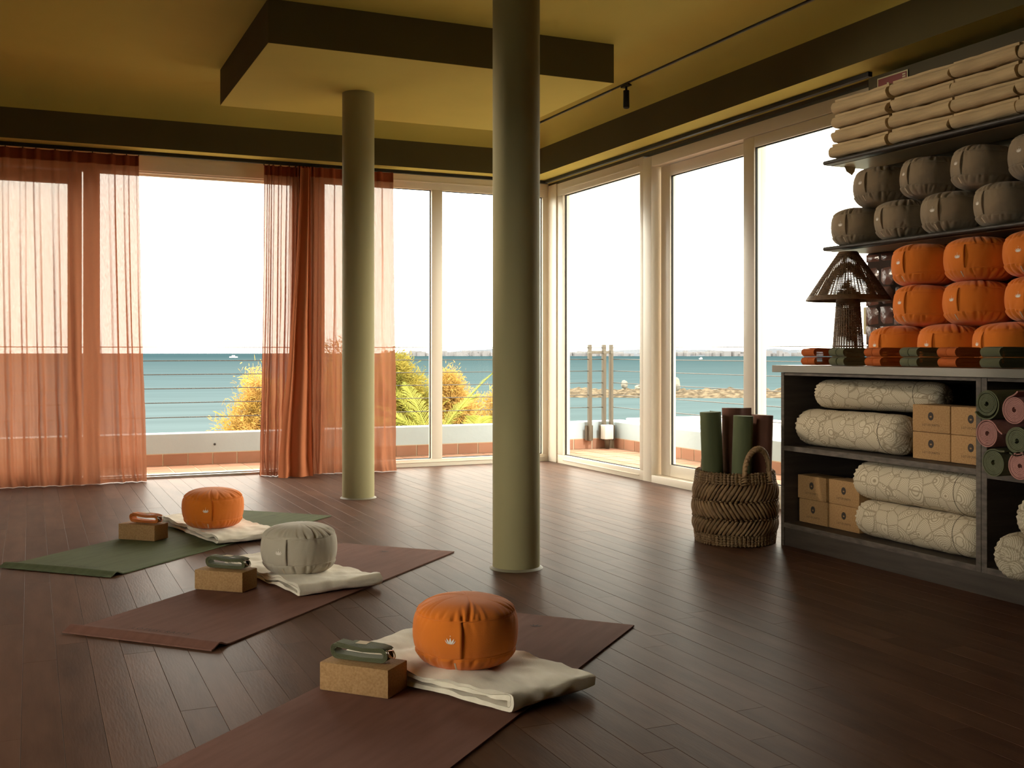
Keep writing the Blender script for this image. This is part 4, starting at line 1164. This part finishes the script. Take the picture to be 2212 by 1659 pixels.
S('shelf_board', XF + .004, 3.93, 3.0615, 4.2215, .460, .484); S('board_edge', XF, XF + .004, 3.0615, 4.2215, .460, .484, M_CABEDGE, .001)
S('shelf_board', XF + .004, 3.93, YE, 3.0085, .452, .476); S('board_edge', XF, XF + .004, YE, 3.0085, .452, .476, M_CABEDGE, .001)
S('back_panel', 3.93, 3.944, YE, 4.243, 0, .8365)
ct = MB().box(XF - .012, XW - .002, YE - .05, 4.298, .8375, .8715, .002).build('worktop', M_COUNTER); tag(ct, 'long grey worktop over the dark shelf unit', 'worktop')
def wall_shelf(label, z0, z1):
    t = thing('wall_shelf', label, 'shelf', (3.68, 3.0, z0), 0, 'dark boards fixed to the right wall')
    h_ = z1 - z0; pts = [(.29, 0), (.02, 0)] + [(.012 - .012 * math.sin(PI * k / 6), h_/2 - h_/2 * math.cos(PI * k / 6)) for k in range(1, 6)] + [(.02, h_), (.29, h_)]
    n = len(pts); vs = []
    ysl = [(1.33 - .012, 1.0), (1.33 - .003, 1.0), (1.33, .7)]
    vs = [(x - .02, 1.6 - 3.0, z) for x, z in pts] + [(x - .02, 1.33, z) for x, z in pts]
    fs = [(i, i+1, n+i+1, n+i) for i in range(n - 1)] + [tuple(range(n)), tuple(range(2*n-1, n-1, -1)), (n-1, 0, n, 2*n-1)]
    obj('board', auto_smooth(fix_normals(mesh('board', vs, fs, M_SHELF)), 40), t)
    MB().box(.03, .268, 1.6 - 3.0, 1.325, -.002, -.0005).build('underside', M_SHELFUNDER, t)
    return t
wall_shelf('upper dark shelf board carrying folded blankets', 1.880, 1.902)
wall_shelf('lower dark shelf board carrying taupe cushions', 1.446, 1.467)

# bolsters
def bolster_mesh(R0, L, seed):
    vs = []; fs = []; n = 56; prof = []
    e = .045
    prof = [(.0, -L/2 + .012), (.012, -L/2 + .004), (.035, -L/2 + .003), (.058, -L/2 + .008), (R0 - .012, -L/2 + .022), (R0 - .003, -L/2 + .045), (R0, -L/2 + .09)]
    prof += [(R0 * (1 + .012 * math.sin(k * 1.7 + seed)), -L/2 + .09 + (L - .18) * k / 14) for k in range(1, 14)]
    prof += [(r, -z) for r, z in reversed(prof[:7])]
    m = len(prof)
    for i, (r, z) in enumerate(prof):
        for k in range(n):
            th = 2 * PI * k / n; endf = 1.0 if (i < 5 or i > m - 6) else (.35 if (i < 7 or i > m - 8) else 0.0)
            d = endf * .0035 * math.cos(22 * th + seed) * min(1, r / .03); lump = .003 * mnoise.noise((math.cos(th), math.sin(th), z * 4 + seed))
            rr = max(r + d + lump * min(1, r / .05), 0); zz = z + endf * .003 * math.sin(19 * th + seed) * (1 if z < 0 else -1)
            vs.append((zz, rr * math.cos(th), rr * math.sin(th)))
    for i in range(m - 1):
        for k in range(n): l = (k+1) % n; fs.append((i*n+k, (i+1)*n+k, (i+1)*n+l, i*n+l))
    return mesh('bolster_cover', vs, fs, M_SHELL, True), L, R0
def bolster(label, c, rz, R0, L, group, sz=1.0, seed=1.0, tilt=0):
    me, L, R0 = bolster_mesh(R0, L, seed)
    t = thing('bolster', label, 'bolster', c, 0, group); t.rotation_euler = (0, tilt, math.radians(rz)); t.scale = (1, 1, sz)
    obj('bolster_cover', me, t)
    s = MB(); R1 = R0 + .0012
    for zz in (-L/2 + .115,): s.tube([(zz + .012 * math.sin(2*PI*k/40 * 1), R1 * math.cos(2*PI*k/40), R1 * math.sin(2*PI*k/40)) for k in range(40)], .0009, 4, True)
    s.build('seam', M_INK, t)
    kn = MB()
    for sg in (-1, 1): kn.lathe([(.001, 0), (.014, .001), (.016, .004), (.010, .008), (.001, .009)], 12)
    kk = MB().blob((-L/2 + .008, 0, 0), (.006, .016, .016), 10, 6).build('gathered_end', M_SHELL, t, True)
    MB().blob((L/2 - .008, 0, 0), (.006, .016, .016), 10, 6).build('gathered_end', M_SHELL, t, True)
    return t
GB = 'shell print bolsters in the shelf unit'
bolster('shell print bolster lying on the upper shelf, lower of the two', (3.452, 3.862, .5745), 90, .088, .70, GB, 1.0, 1.0)
bolster('shell print bolster on top of another on the upper shelf', (3.545, 3.80, .7365), 90 + 13, .082, .66, GB, .85, 2.2)
bolster('shell print bolster under another in the bottom shelf beside cork blocks', (3.435, 3.43, .1965), 90, .086, .70, GB, .96, 3.1)
bolster('shell print bolster stacked in the bottom shelf, below the middle board', (3.43, 3.428, .3655), 90, .088, .72, GB, .96, 4.4)
bolster('shell print bolster poking out of the right compartment, lowest beside the divider', (3.53, 2.805, .1985), 4, .086, .70, GB, 1.0, 5.2)
bolster('shell print bolster poking out of the right compartment, on top of the pair', (3.55, 2.705, .3455), 0, .086, .70, GB, 1.0, 6.3)
bolster('shell print bolster at the right edge of the photo, lowest in its compartment', (3.55, 2.617, .1985), 0, .086, .70, GB, 1.0, 7.3)

# cork blocks with printed marks
SB = block_mesh('cork_block', .112, .204, .1135)
LETTER = text_mesh('LOTUSCRAFTS', .0125, M_INK, 'printed_lettering', 0, 1.2)
def disc_mesh():
    b = MB(); R0 = .0165
    b.add([(0, R0 * .92 * math.cos(2*PI*k/28), R0 * 1.05 * math.sin(2*PI*k/28)) for k in range(28)], [tuple(range(28))])
    return b.me('printed_disc', M_INK)
def disc_lotus():
    b = MB()
    for poly in lotus_polys(.0088)[:5]: b.add([(0, -x, z) for x, z in poly], [tuple(range(len(poly)))])
    return b.me('lotus_mark', M_CORK)
DM, DLM = disc_mesh(), disc_lotus()
def shelf_block(label, xf, yc, z0):
    t = tag(obj('cork_block', SB, None, (xf + .056, yc, z0)), label, 'yoga block', 'printed cork blocks in the shelf unit')
    obj('printed_lettering', LETTER, t, (-.0566, .0, .030), (PI / 2, 0, -PI / 2))
    obj('printed_disc', DM, t, (-.0565, .0, .067)); obj('lotus_mark', DLM, t, (-.0569, .0, .0615))
    return t
shelf_block('printed cork block, top left of four on the upper shelf', 3.42, 3.377, .6005)
shelf_block('printed cork block, top right of four on the upper shelf, against the divider', 3.42, 3.168, .6000)
shelf_block('printed cork block, bottom left of four on the upper shelf', 3.42, 3.376, .4855)
shelf_block('printed cork block, bottom right of four on the upper shelf, against the divider', 3.42, 3.168, .4855)
shelf_block('printed cork block, top left of four in the bottom shelf, nearest the basket', 3.41, 4.114, .2280)
shelf_block('printed cork block, top right of four in the bottom shelf, beside a bolster', 3.42, 3.903, .2280)
shelf_block('printed cork block, bottom left of four in the bottom shelf, nearest the basket', 3.415, 4.110, .1135)
shelf_block('printed cork block, bottom right of four in the bottom shelf, beside a bolster', 3.42, 3.902, .1135)

# rolled mats
def roll_mesh(R0, L, th, m_, seed, loose=0.0, hole=.010, flap=None):
    """spiral sheet in (x, y), length along z"""
    r_ = random.Random(seed); P = []
    turns = (R0 - hole) / (th * 1.12); N = int(turns * 30)
    for k in range(N + 1):
        u = k / N; g = -u * turns * 2 * PI + seed; r = R0 - th / 2 - (R0 - hole) * u
        r += loose * math.exp(-u * turns * .9) * (.5 + .5 * math.sin(g * .5 + 1)); P.append((r * math.cos(g), r * math.sin(g) * (1 + .04 * math.sin(seed))))
    if flap:
        p0 = Vector(P[0]); p1 = Vector(P[1]); t = (p0 - p1).normalized(); nn = Vector((-t.y, t.x)) ; add = []
        for k in range(6, 0, -1): add.append(tuple(p0 + t * flap * k / 6 + (p0.normalized()) * (.25 * flap * (k / 6) ** 2)))
        P = add + P
    n = len(P); vs = []
    O = []; I = []
    for i in range(n):
        a = Vector(P[max(0, i-1)]); b = Vector(P[min(n-1, i+1)]); t = (b - a).normalized(); nn = Vector((-t.y, t.x)); p = Vector(P[i])
        O.append(p + nn * th / 2); I.append(p - nn * th / 2)
    for z in (0, L):
        for q in O + I: vs.append((q.x, q.y, z))
    fs = []; N2 = 2 * n
    for i in range(n - 1):
        fs += [(i, i+1, N2+i+1, N2+i), (n+i+1, n+i, N2+n+i, N2+n+i+1), (i, n+i, n+i+1, i+1), (N2+i+1, N2+n+i+1, N2+n+i, N2+i)]
    for i in (0, n-1): fs.append((i, n+i, N2+n+i, N2+i))
    return auto_smooth(fix_normals(mesh('rolled_sheet', vs, fs, m_)), 50)
GM = 'rolled mats in the shelf unit'
for lab, m_, y, z, sd, lo in (('sage green rolled mat, top left in the shelf unit, with loose outer turns', M_SAGEMAT, 2.892, .7455, 1.0, .012), ('pink rolled mat, top right in the shelf unit', M_PINKMAT, 2.770, .7275, 2.9, .002),
        ('pink rolled mat, middle left in the shelf unit, beside the divider', M_PINKMAT, 2.890, .6345, 4.2, .003), ('sage green rolled mat, middle right in the shelf unit', M_SAGEMAT, 2.760, .6190, .6, .006),
        ('sage green rolled mat, bottom left in the shelf unit', M_SAGEMAT, 2.862, .5300, 3.5, .002), ('pink rolled mat, bottom right in the shelf unit', M_PINKMAT, 2.748, .5290, 5.0, .003)):
    t = thing('rolled_mat', lab, 'rolled mat', (3.20, y, z), 0, GM)
    obj('rolled_sheet', roll_mesh(.0515, .62, .0052, m_, sd, lo, .011, .03 if lo < .004 else None), t, (0, 0, 0), (0, PI / 2, 0))

# basket
BC = (3.192, 4.425)
bk = thing('basket', 'round woven basket full of rolled mats beside the shelf unit', 'basket', (BC[0], BC[1], 0))
def brad(z): return .188 + .014 * math.sin(PI * min(1, z / .36)) - .004 * (z / .36)
def bp(g, z, dr=0.0): r = brad(z) + dr; return Vector((r * math.cos(g), r * math.sin(g), z))
MB().lathe([(.001, .006), (.17, .006), (brad(0) - .014, .01), (brad(.18) - .014, .18), (brad(.34) - .014, .345)], 48).build('liner', M_RATTAN, bk, True)
def rope_band(name, z0, rows, n):
    b = MB()
    for k in range(n):
        g = 2 * PI * k / n
        pts = []; rs = []
        for j in range(rows * 6 + 1):
            z = z0 + .0115 * rows * j / (rows * 6); pts.append(bp(g + .02 * math.sin(j * 1.05 + k), z, .001 + .0015 * math.sin(j * PI / 3))); rs.append(.0078 + .0022 * math.cos(j * PI / 3))
        b.tube(pts, rs, 6)
    for j in range(rows + 1):
        z = z0 + .0115 * j; b.tube([bp(2*PI*k/96, z, .004 + .003 * math.cos(k * PI)) for k in range(96)], .0024, 4, True)
    o = b.build(name, M_REED, bk, True); o['kind'] = 'stuff'
def herring(name, z0, z1, slant, n):
    b = MB(); r_ = random.Random(int(z0 * 1000))
    for k in range(n):
        g = 2 * PI * k / n; pts = []; rs = []; q = r_.uniform(.85, 1.15)
        for j in range(7):
            u = j / 6; pts.append(bp(g + slant * u + r_.uniform(-.006, .006), z0 + (z1 - z0) * u, .002 + .004 * math.sin(PI * u) * q)); rs.append((.0066 + .0030 * math.sin(PI * u)) * q)
        b.tube(pts, rs, 6)
    o = b.build(name, M_REED, bk, True); o['kind'] = 'stuff'
def knots(name, z, n):
    b = MB()
    for k in range(n): b.blob(bp(2*PI*k/n, z + .0015 * math.sin(k * 2.3), .006), (.0075, .0075, .0055), 7, 5)
    o = b.build(name, M_REED, bk, True); o['kind'] = 'stuff'
rope_band('bottom_band', .006, 4, 64); herring('reed_band', .055, .126, .26, 58); knots('knot_row', .129, 52)
herring('reed_band', .133, .212, -.26, 58); knots('knot_row', .215, 52); herring('reed_band', .219, .300, .26, 58)
rope_band('rim_band', .302, 4, 64)
def basket_handle(gc):
    b = MB(); c0 = math.atan2(0, 1)
    for s in range(3):
        pts = []
        for k in range(61):
            u = k / 60; a = PI * u; g = gc + .36 * math.cos(a) ; z = .315 + .155 * math.sin(a) ** .75
            tw_ = u * 2 * PI * 7 + s * 2 * PI / 3; pts.append(bp(g, min(z, .355), .012) * 1.0 + Vector((0, 0, max(0, z - .355))) + Vector((math.cos(gc) * .008 * math.cos(tw_), math.sin(gc) * .008 * math.cos(tw_), .008 * math.sin(tw_))))
        b.tube(pts, .0088, 7)
    for sg in (-1, 1):
        g = gc + .36 * sg
        for k in range(4): b.tube([bp(g, .300 + .012 * k, .012) + Vector((.014 * math.cos(2*PI*j/12) * -math.sin(gc), .014 * math.cos(2*PI*j/12) * math.cos(gc), .004 * math.sin(2*PI*j/12))) + Vector((math.cos(gc), math.sin(gc), 0)) * .012 * math.sin(2*PI*j/12) for j in range(12)], .004, 5, True)
    o = b.build('handle', M_REED, bk, True)
basket_handle(math.radians(-92)); basket_handle(math.radians(88))
GR = 'rolled mats standing in the basket'
LV, DV = Vector((CA, -SA, 0)), Vector((SA, CA, 0))
for lab, m_, la, dp, top, sd, lean, fl_ in (('green rolled mat with a loose flap, at the window side of the basket', M_GREENMAT, -.112, -.030, .640, 2.2, (-.035, .0), .075), ('green rolled mat at the front middle of the basket', M_GREENMAT, .004, -.098, .625, 3.7, (.03, .0), None),
        ('plum rolled mat at the front of the basket, behind the braided handle', M_PLUMMAT, .114, -.044, .625, 5.1, (.035, .02), None), ('plum rolled mat behind the two green mats in the basket', M_PLUMMAT, .000, .055, .655, 2.6, (.0, .03), .07), ('plum rolled mat squeezed at the shelf side of the basket', M_PLUMMAT, .128, .075, .620, .4, (.05, .03), None)):
    pos = Vector((BC[0], BC[1], .012)) + LV * la * .96 + DV * dp
    t = thing('rolled_mat', lab, 'rolled mat', pos, 0, GR)
    ax = (LV * lean[0] + DV * lean[1] + Vector((0, 0, 1))).normalized(); t.rotation_euler = ax.to_track_quat('Z', 'Y').to_euler()
    obj('rolled_sheet', roll_mesh(.0515, top - .012, .0052, m_, sd, .002, .009, fl_), t)

# ------------------------------------------------------------------ lamp
lp = thing('table_lamp', 'wicker table lamp with a cone shade on the grey worktop', 'lamp', (3.695, 4.185, .8725))
def woven(name, prof, nring, nstake, rr, seed, rs=.0022, hole=.0):
    r_ = random.Random(seed); b = MB()
    def pr(u):
        x = u * (len(prof) - 1); i = min(len(prof) - 2, int(x)); fu = x - i; return prof[i][0] + (prof[i+1][0] - prof[i][0]) * fu, prof[i][1] + (prof[i+1][1] - prof[i][1]) * fu
    for k in range(nstake):
        g = 2 * PI * k / nstake; b.tube([(pr(u)[0] * math.cos(g), pr(u)[0] * math.sin(g), pr(u)[1]) for u in np.linspace(0, 1, 8)], rs, 5)
    for j in range(nring):
        u = (j + .5) / nring; R0, z = pr(u); n = nstake * 2; pts = []; rad = []
        for k in range(n):
            g = 2 * PI * k / n; sgn = 1 if (k // 1 + j) % 2 == 0 else -1; off = .0016 * sgn if k % 2 else 0
            q = mnoise.noise((math.cos(g) * 3.2, math.sin(g) * 3.2, u * 2.0 + seed)); gap = mnoise.noise((math.cos(g) * 9, math.sin(g) * 9, j * .35 + seed))
            pts.append(((R0 + off) * math.cos(g), (R0 + off) * math.sin(g), z + .0012 * q)); rad.append(rr * (1.0 - (hole * max(0, gap + .15 * q) * 2.2)))
        b.tube(pts, [max(.0006, a) for a in rad], 5, True)
    o = b.build(name, M_RATTAN, lp, True); return o
woven('lamp_base', [(.076, .0), (.074, .05), (.066, .17), (.056, .30), (.050, .36)], 74, 34, .00262, 3.0, .0026, .08)
woven('lamp_shade', [(.200, .322), (.188, .340), (.120, .445), (.050, .548), (.043, .556)], 74, 60, .00240, 7.0, .0022, .24)
MB().tube([(.200 * math.cos(2*PI*k/72), .200 * math.sin(2*PI*k/72), .320) for k in range(72)], .0042, 6, True).tube([(.043 * math.cos(2*PI*k/32), .043 * math.sin(2*PI*k/32), .557) for k in range(32)], .0035, 6, True).build('shade_rim', M_RATTAN, lp, True)

# ------------------------------------------------------------------ cushions on the shelves
GO = 'orange cushions piled on the worktop'
rows = (('bottom', .8725, ((3.72, 3.85, 175), (3.72, 3.547, 179), (3.72, 3.236, 164)), 0), ('middle', 1.052, ((3.70, 3.682, 175), (3.70, 3.386, 177), (3.70, 3.065, -179)), 4), ('top', 1.2365, ((3.70, 3.686, 176), (3.70, 3.378, -173), (3.70, 3.071, -175)), 2))
whr = ('nearest the wicker lamp', 'second from the wicker lamp', 'third from the wicker lamp')
for nm, z, ps, tl in rows:
    for k, (x, y, rz) in enumerate(ps):
        zafu('orange', 'orange round cushion in the %s row on the worktop, %s' % (nm, whr[k]), (x, y, z), rz, GO, (k + len(nm)) % 3, (math.radians(random.uniform(-2, 2)), math.radians(-tl)), .985)
GT = 'taupe cushions on the lower wall shelf'
whr = ('nearest the window', 'second from the window', 'third from the window', 'fourth from the window')
for k, (x, y, rz) in enumerate(((3.79, 4.195, -173), (3.79, 3.892, 166), (3.79, 3.598, -175), (3.79, 3.298, 163))):
    zafu('taupe', 'taupe round cushion standing on the lower wall shelf, ' + whr[k], (x, y, 1.4675), rz, GT, k % 3, (0, 0), .985)
for k, (x, y, rz) in enumerate(((3.775, 4.025, 179), (3.775, 3.722, 166), (3.775, 3.422, 168), (3.775, 3.115, 177))):
    zafu('taupe', 'taupe round cushion on top of the lower shelf row, ' + whr[k], (x, y, 1.640), rz, GT, (k + 1) % 3, (math.radians(random.uniform(-3, 3)), math.radians(-5)), .985)

# folded blankets on the upper shelf
GW = 'folded blankets on the upper wall shelf'
BLM = []
for v in range(3):
    def fn(u, w_, z, v=v):
        return (u + .010 * mnoise.noise((w_ * 7, z * 24, v + .5)), w_ + .007 * mnoise.noise((u * 11, z * 50, v * 3.1)), z * (1 + .05 * mnoise.noise((u * 5, w_ * 6, v * 1.7))) + .0035 * mnoise.noise((u * 10, w_ * 14, v + 7)))
    BLM.append(coil_mesh('blanket_cloth', .30, .0735, .345, .0115, 2.6, M_LINEN, fn, .0016, 16, 12))
cols = ((4.083, .375), (3.695, .352), (3.338, .338), (2.990, .34))
cn = ('nearest the window', 'second from the window', 'third from the window', 'at the right edge of the photo')
ln = ('bottom', 'second', 'third', 'top')
for c, (yc, wd) in enumerate(cols):
    for l in range(4):
        t = thing('folded_blanket', 'cream folded blanket, %s, stack %s' % (ln[l] if l in (0, 3) else ln[l] + ' from the bottom', cn[c]), 'blanket', (3.80 + random.uniform(-.006, .006), yc + (.012 if l == 0 and c == 0 else 0) + random.uniform(-.006, .006), 1.9035 + .0745 * l), random.uniform(-.03, .03), GW)
        o = obj('blanket_cloth', BLM[(c + l * 2) % 3], t); o.scale = (1, wd / .345, 1)
        if c == 0 and l == 0:
            vs = [(-.03, .192, .02), (.06, .195, .02), (.055, .205, -.02), (-.025, .203, -.02), (.05, .205, -.045), (-.01, .203, -.05), (.03, .204, -.068)]
            obj('hanging_corner', mesh('hanging_corner', vs, [(0, 1, 2, 3), (3, 2, 4, 5), (5, 4, 6)], M_LINEN, True), t)

# straps piled on the worktop
GS = 'webbing straps piled along the worktop'
def fns(u, w_, z): return (u, w_ + .0015 * mnoise.noise((u * 14, z * 60, 1.0)), z * (1 - .05 * (u / .15)) )
SM = {}
for nm, m_ in (('green', M_GREENWEB), ('rust', M_RUSTWEB)):
    SM[nm] = coil_mesh('webbing', .150, .0405, .046, .0025, 12, m_, fns, .0007, 2, 10)
SBK = MB()
dring(SBK, (.080, .0, .022), .013, .0014, (Vector((.8, 0, -.6)), Vector((0, 1, 0)))); dring(SBK, (.084, .0, .022), .013, .0014, (Vector((.8, 0, -.6)), Vector((0, 1, 0))))
SBM = SBK.me('buckle', M_CHROME, True)
def place_straps():
    piles = ((4.066, 'rust', 'first pile from the window'), (3.869, 'green', 'second pile from the window'), (3.640, 'rust', 'third pile from the window'), (3.431, 'green', 'fourth pile from the window'), (3.222, 'rust', 'fifth pile from the window'), (3.010, 'green', 'sixth pile from the window'))
    for yc, nm, lab in piles:
        cname = 'rust orange' if nm == 'rust' else 'green'
        for lv in range(2):
            for sd in range(2):
                y = yc + (.0240 if sd == 0 else -.0240) + random.uniform(-.001, .001); x = 3.418 + random.uniform(-.003, .003)
                t = thing('yoga_strap', '%s webbing strap, %s in the %s' % (cname, ('lower' if lv == 0 else 'upper') + (' window-side' if sd == 0 else ' wall-side'), lab), 'strap', (x, y, .8725 + .0412 * lv), random.uniform(-.008, .008), GS)
                obj('webbing', SM[nm], t); obj('buckle', SBM, t)
place_straps()

# safety sign
sg = thing('safety_sign', 'red safety sign with a cream edge on the wall above the blankets', 'sign', (XW + .006, 4.157, 2.27))
MB().box(-.003, .0, -.105, .105, -.07, .063, .001).build('sign_plate', M_SIGNRIM, sg)
MB().box(-.004, -.003, -.098, .098, -.063, .056).build('sign_face', M_SIGN, sg)
b = MB()
for y, z, a, c in ((.03, -.02, .012, .035), (.03, .018, .006, .010), (.046, -.01, .004, .02), (.030, .012, .020, .003)): b.box(-.0046, -.004, y - a, y + a, z - c, z + c)
for k in range(4): b.box(-.0046, -.004, -.09, -.070, .006 + .012 * k, .013 + .012 * k)
b.build('sign_symbol', M_SIGNRIM, sg)
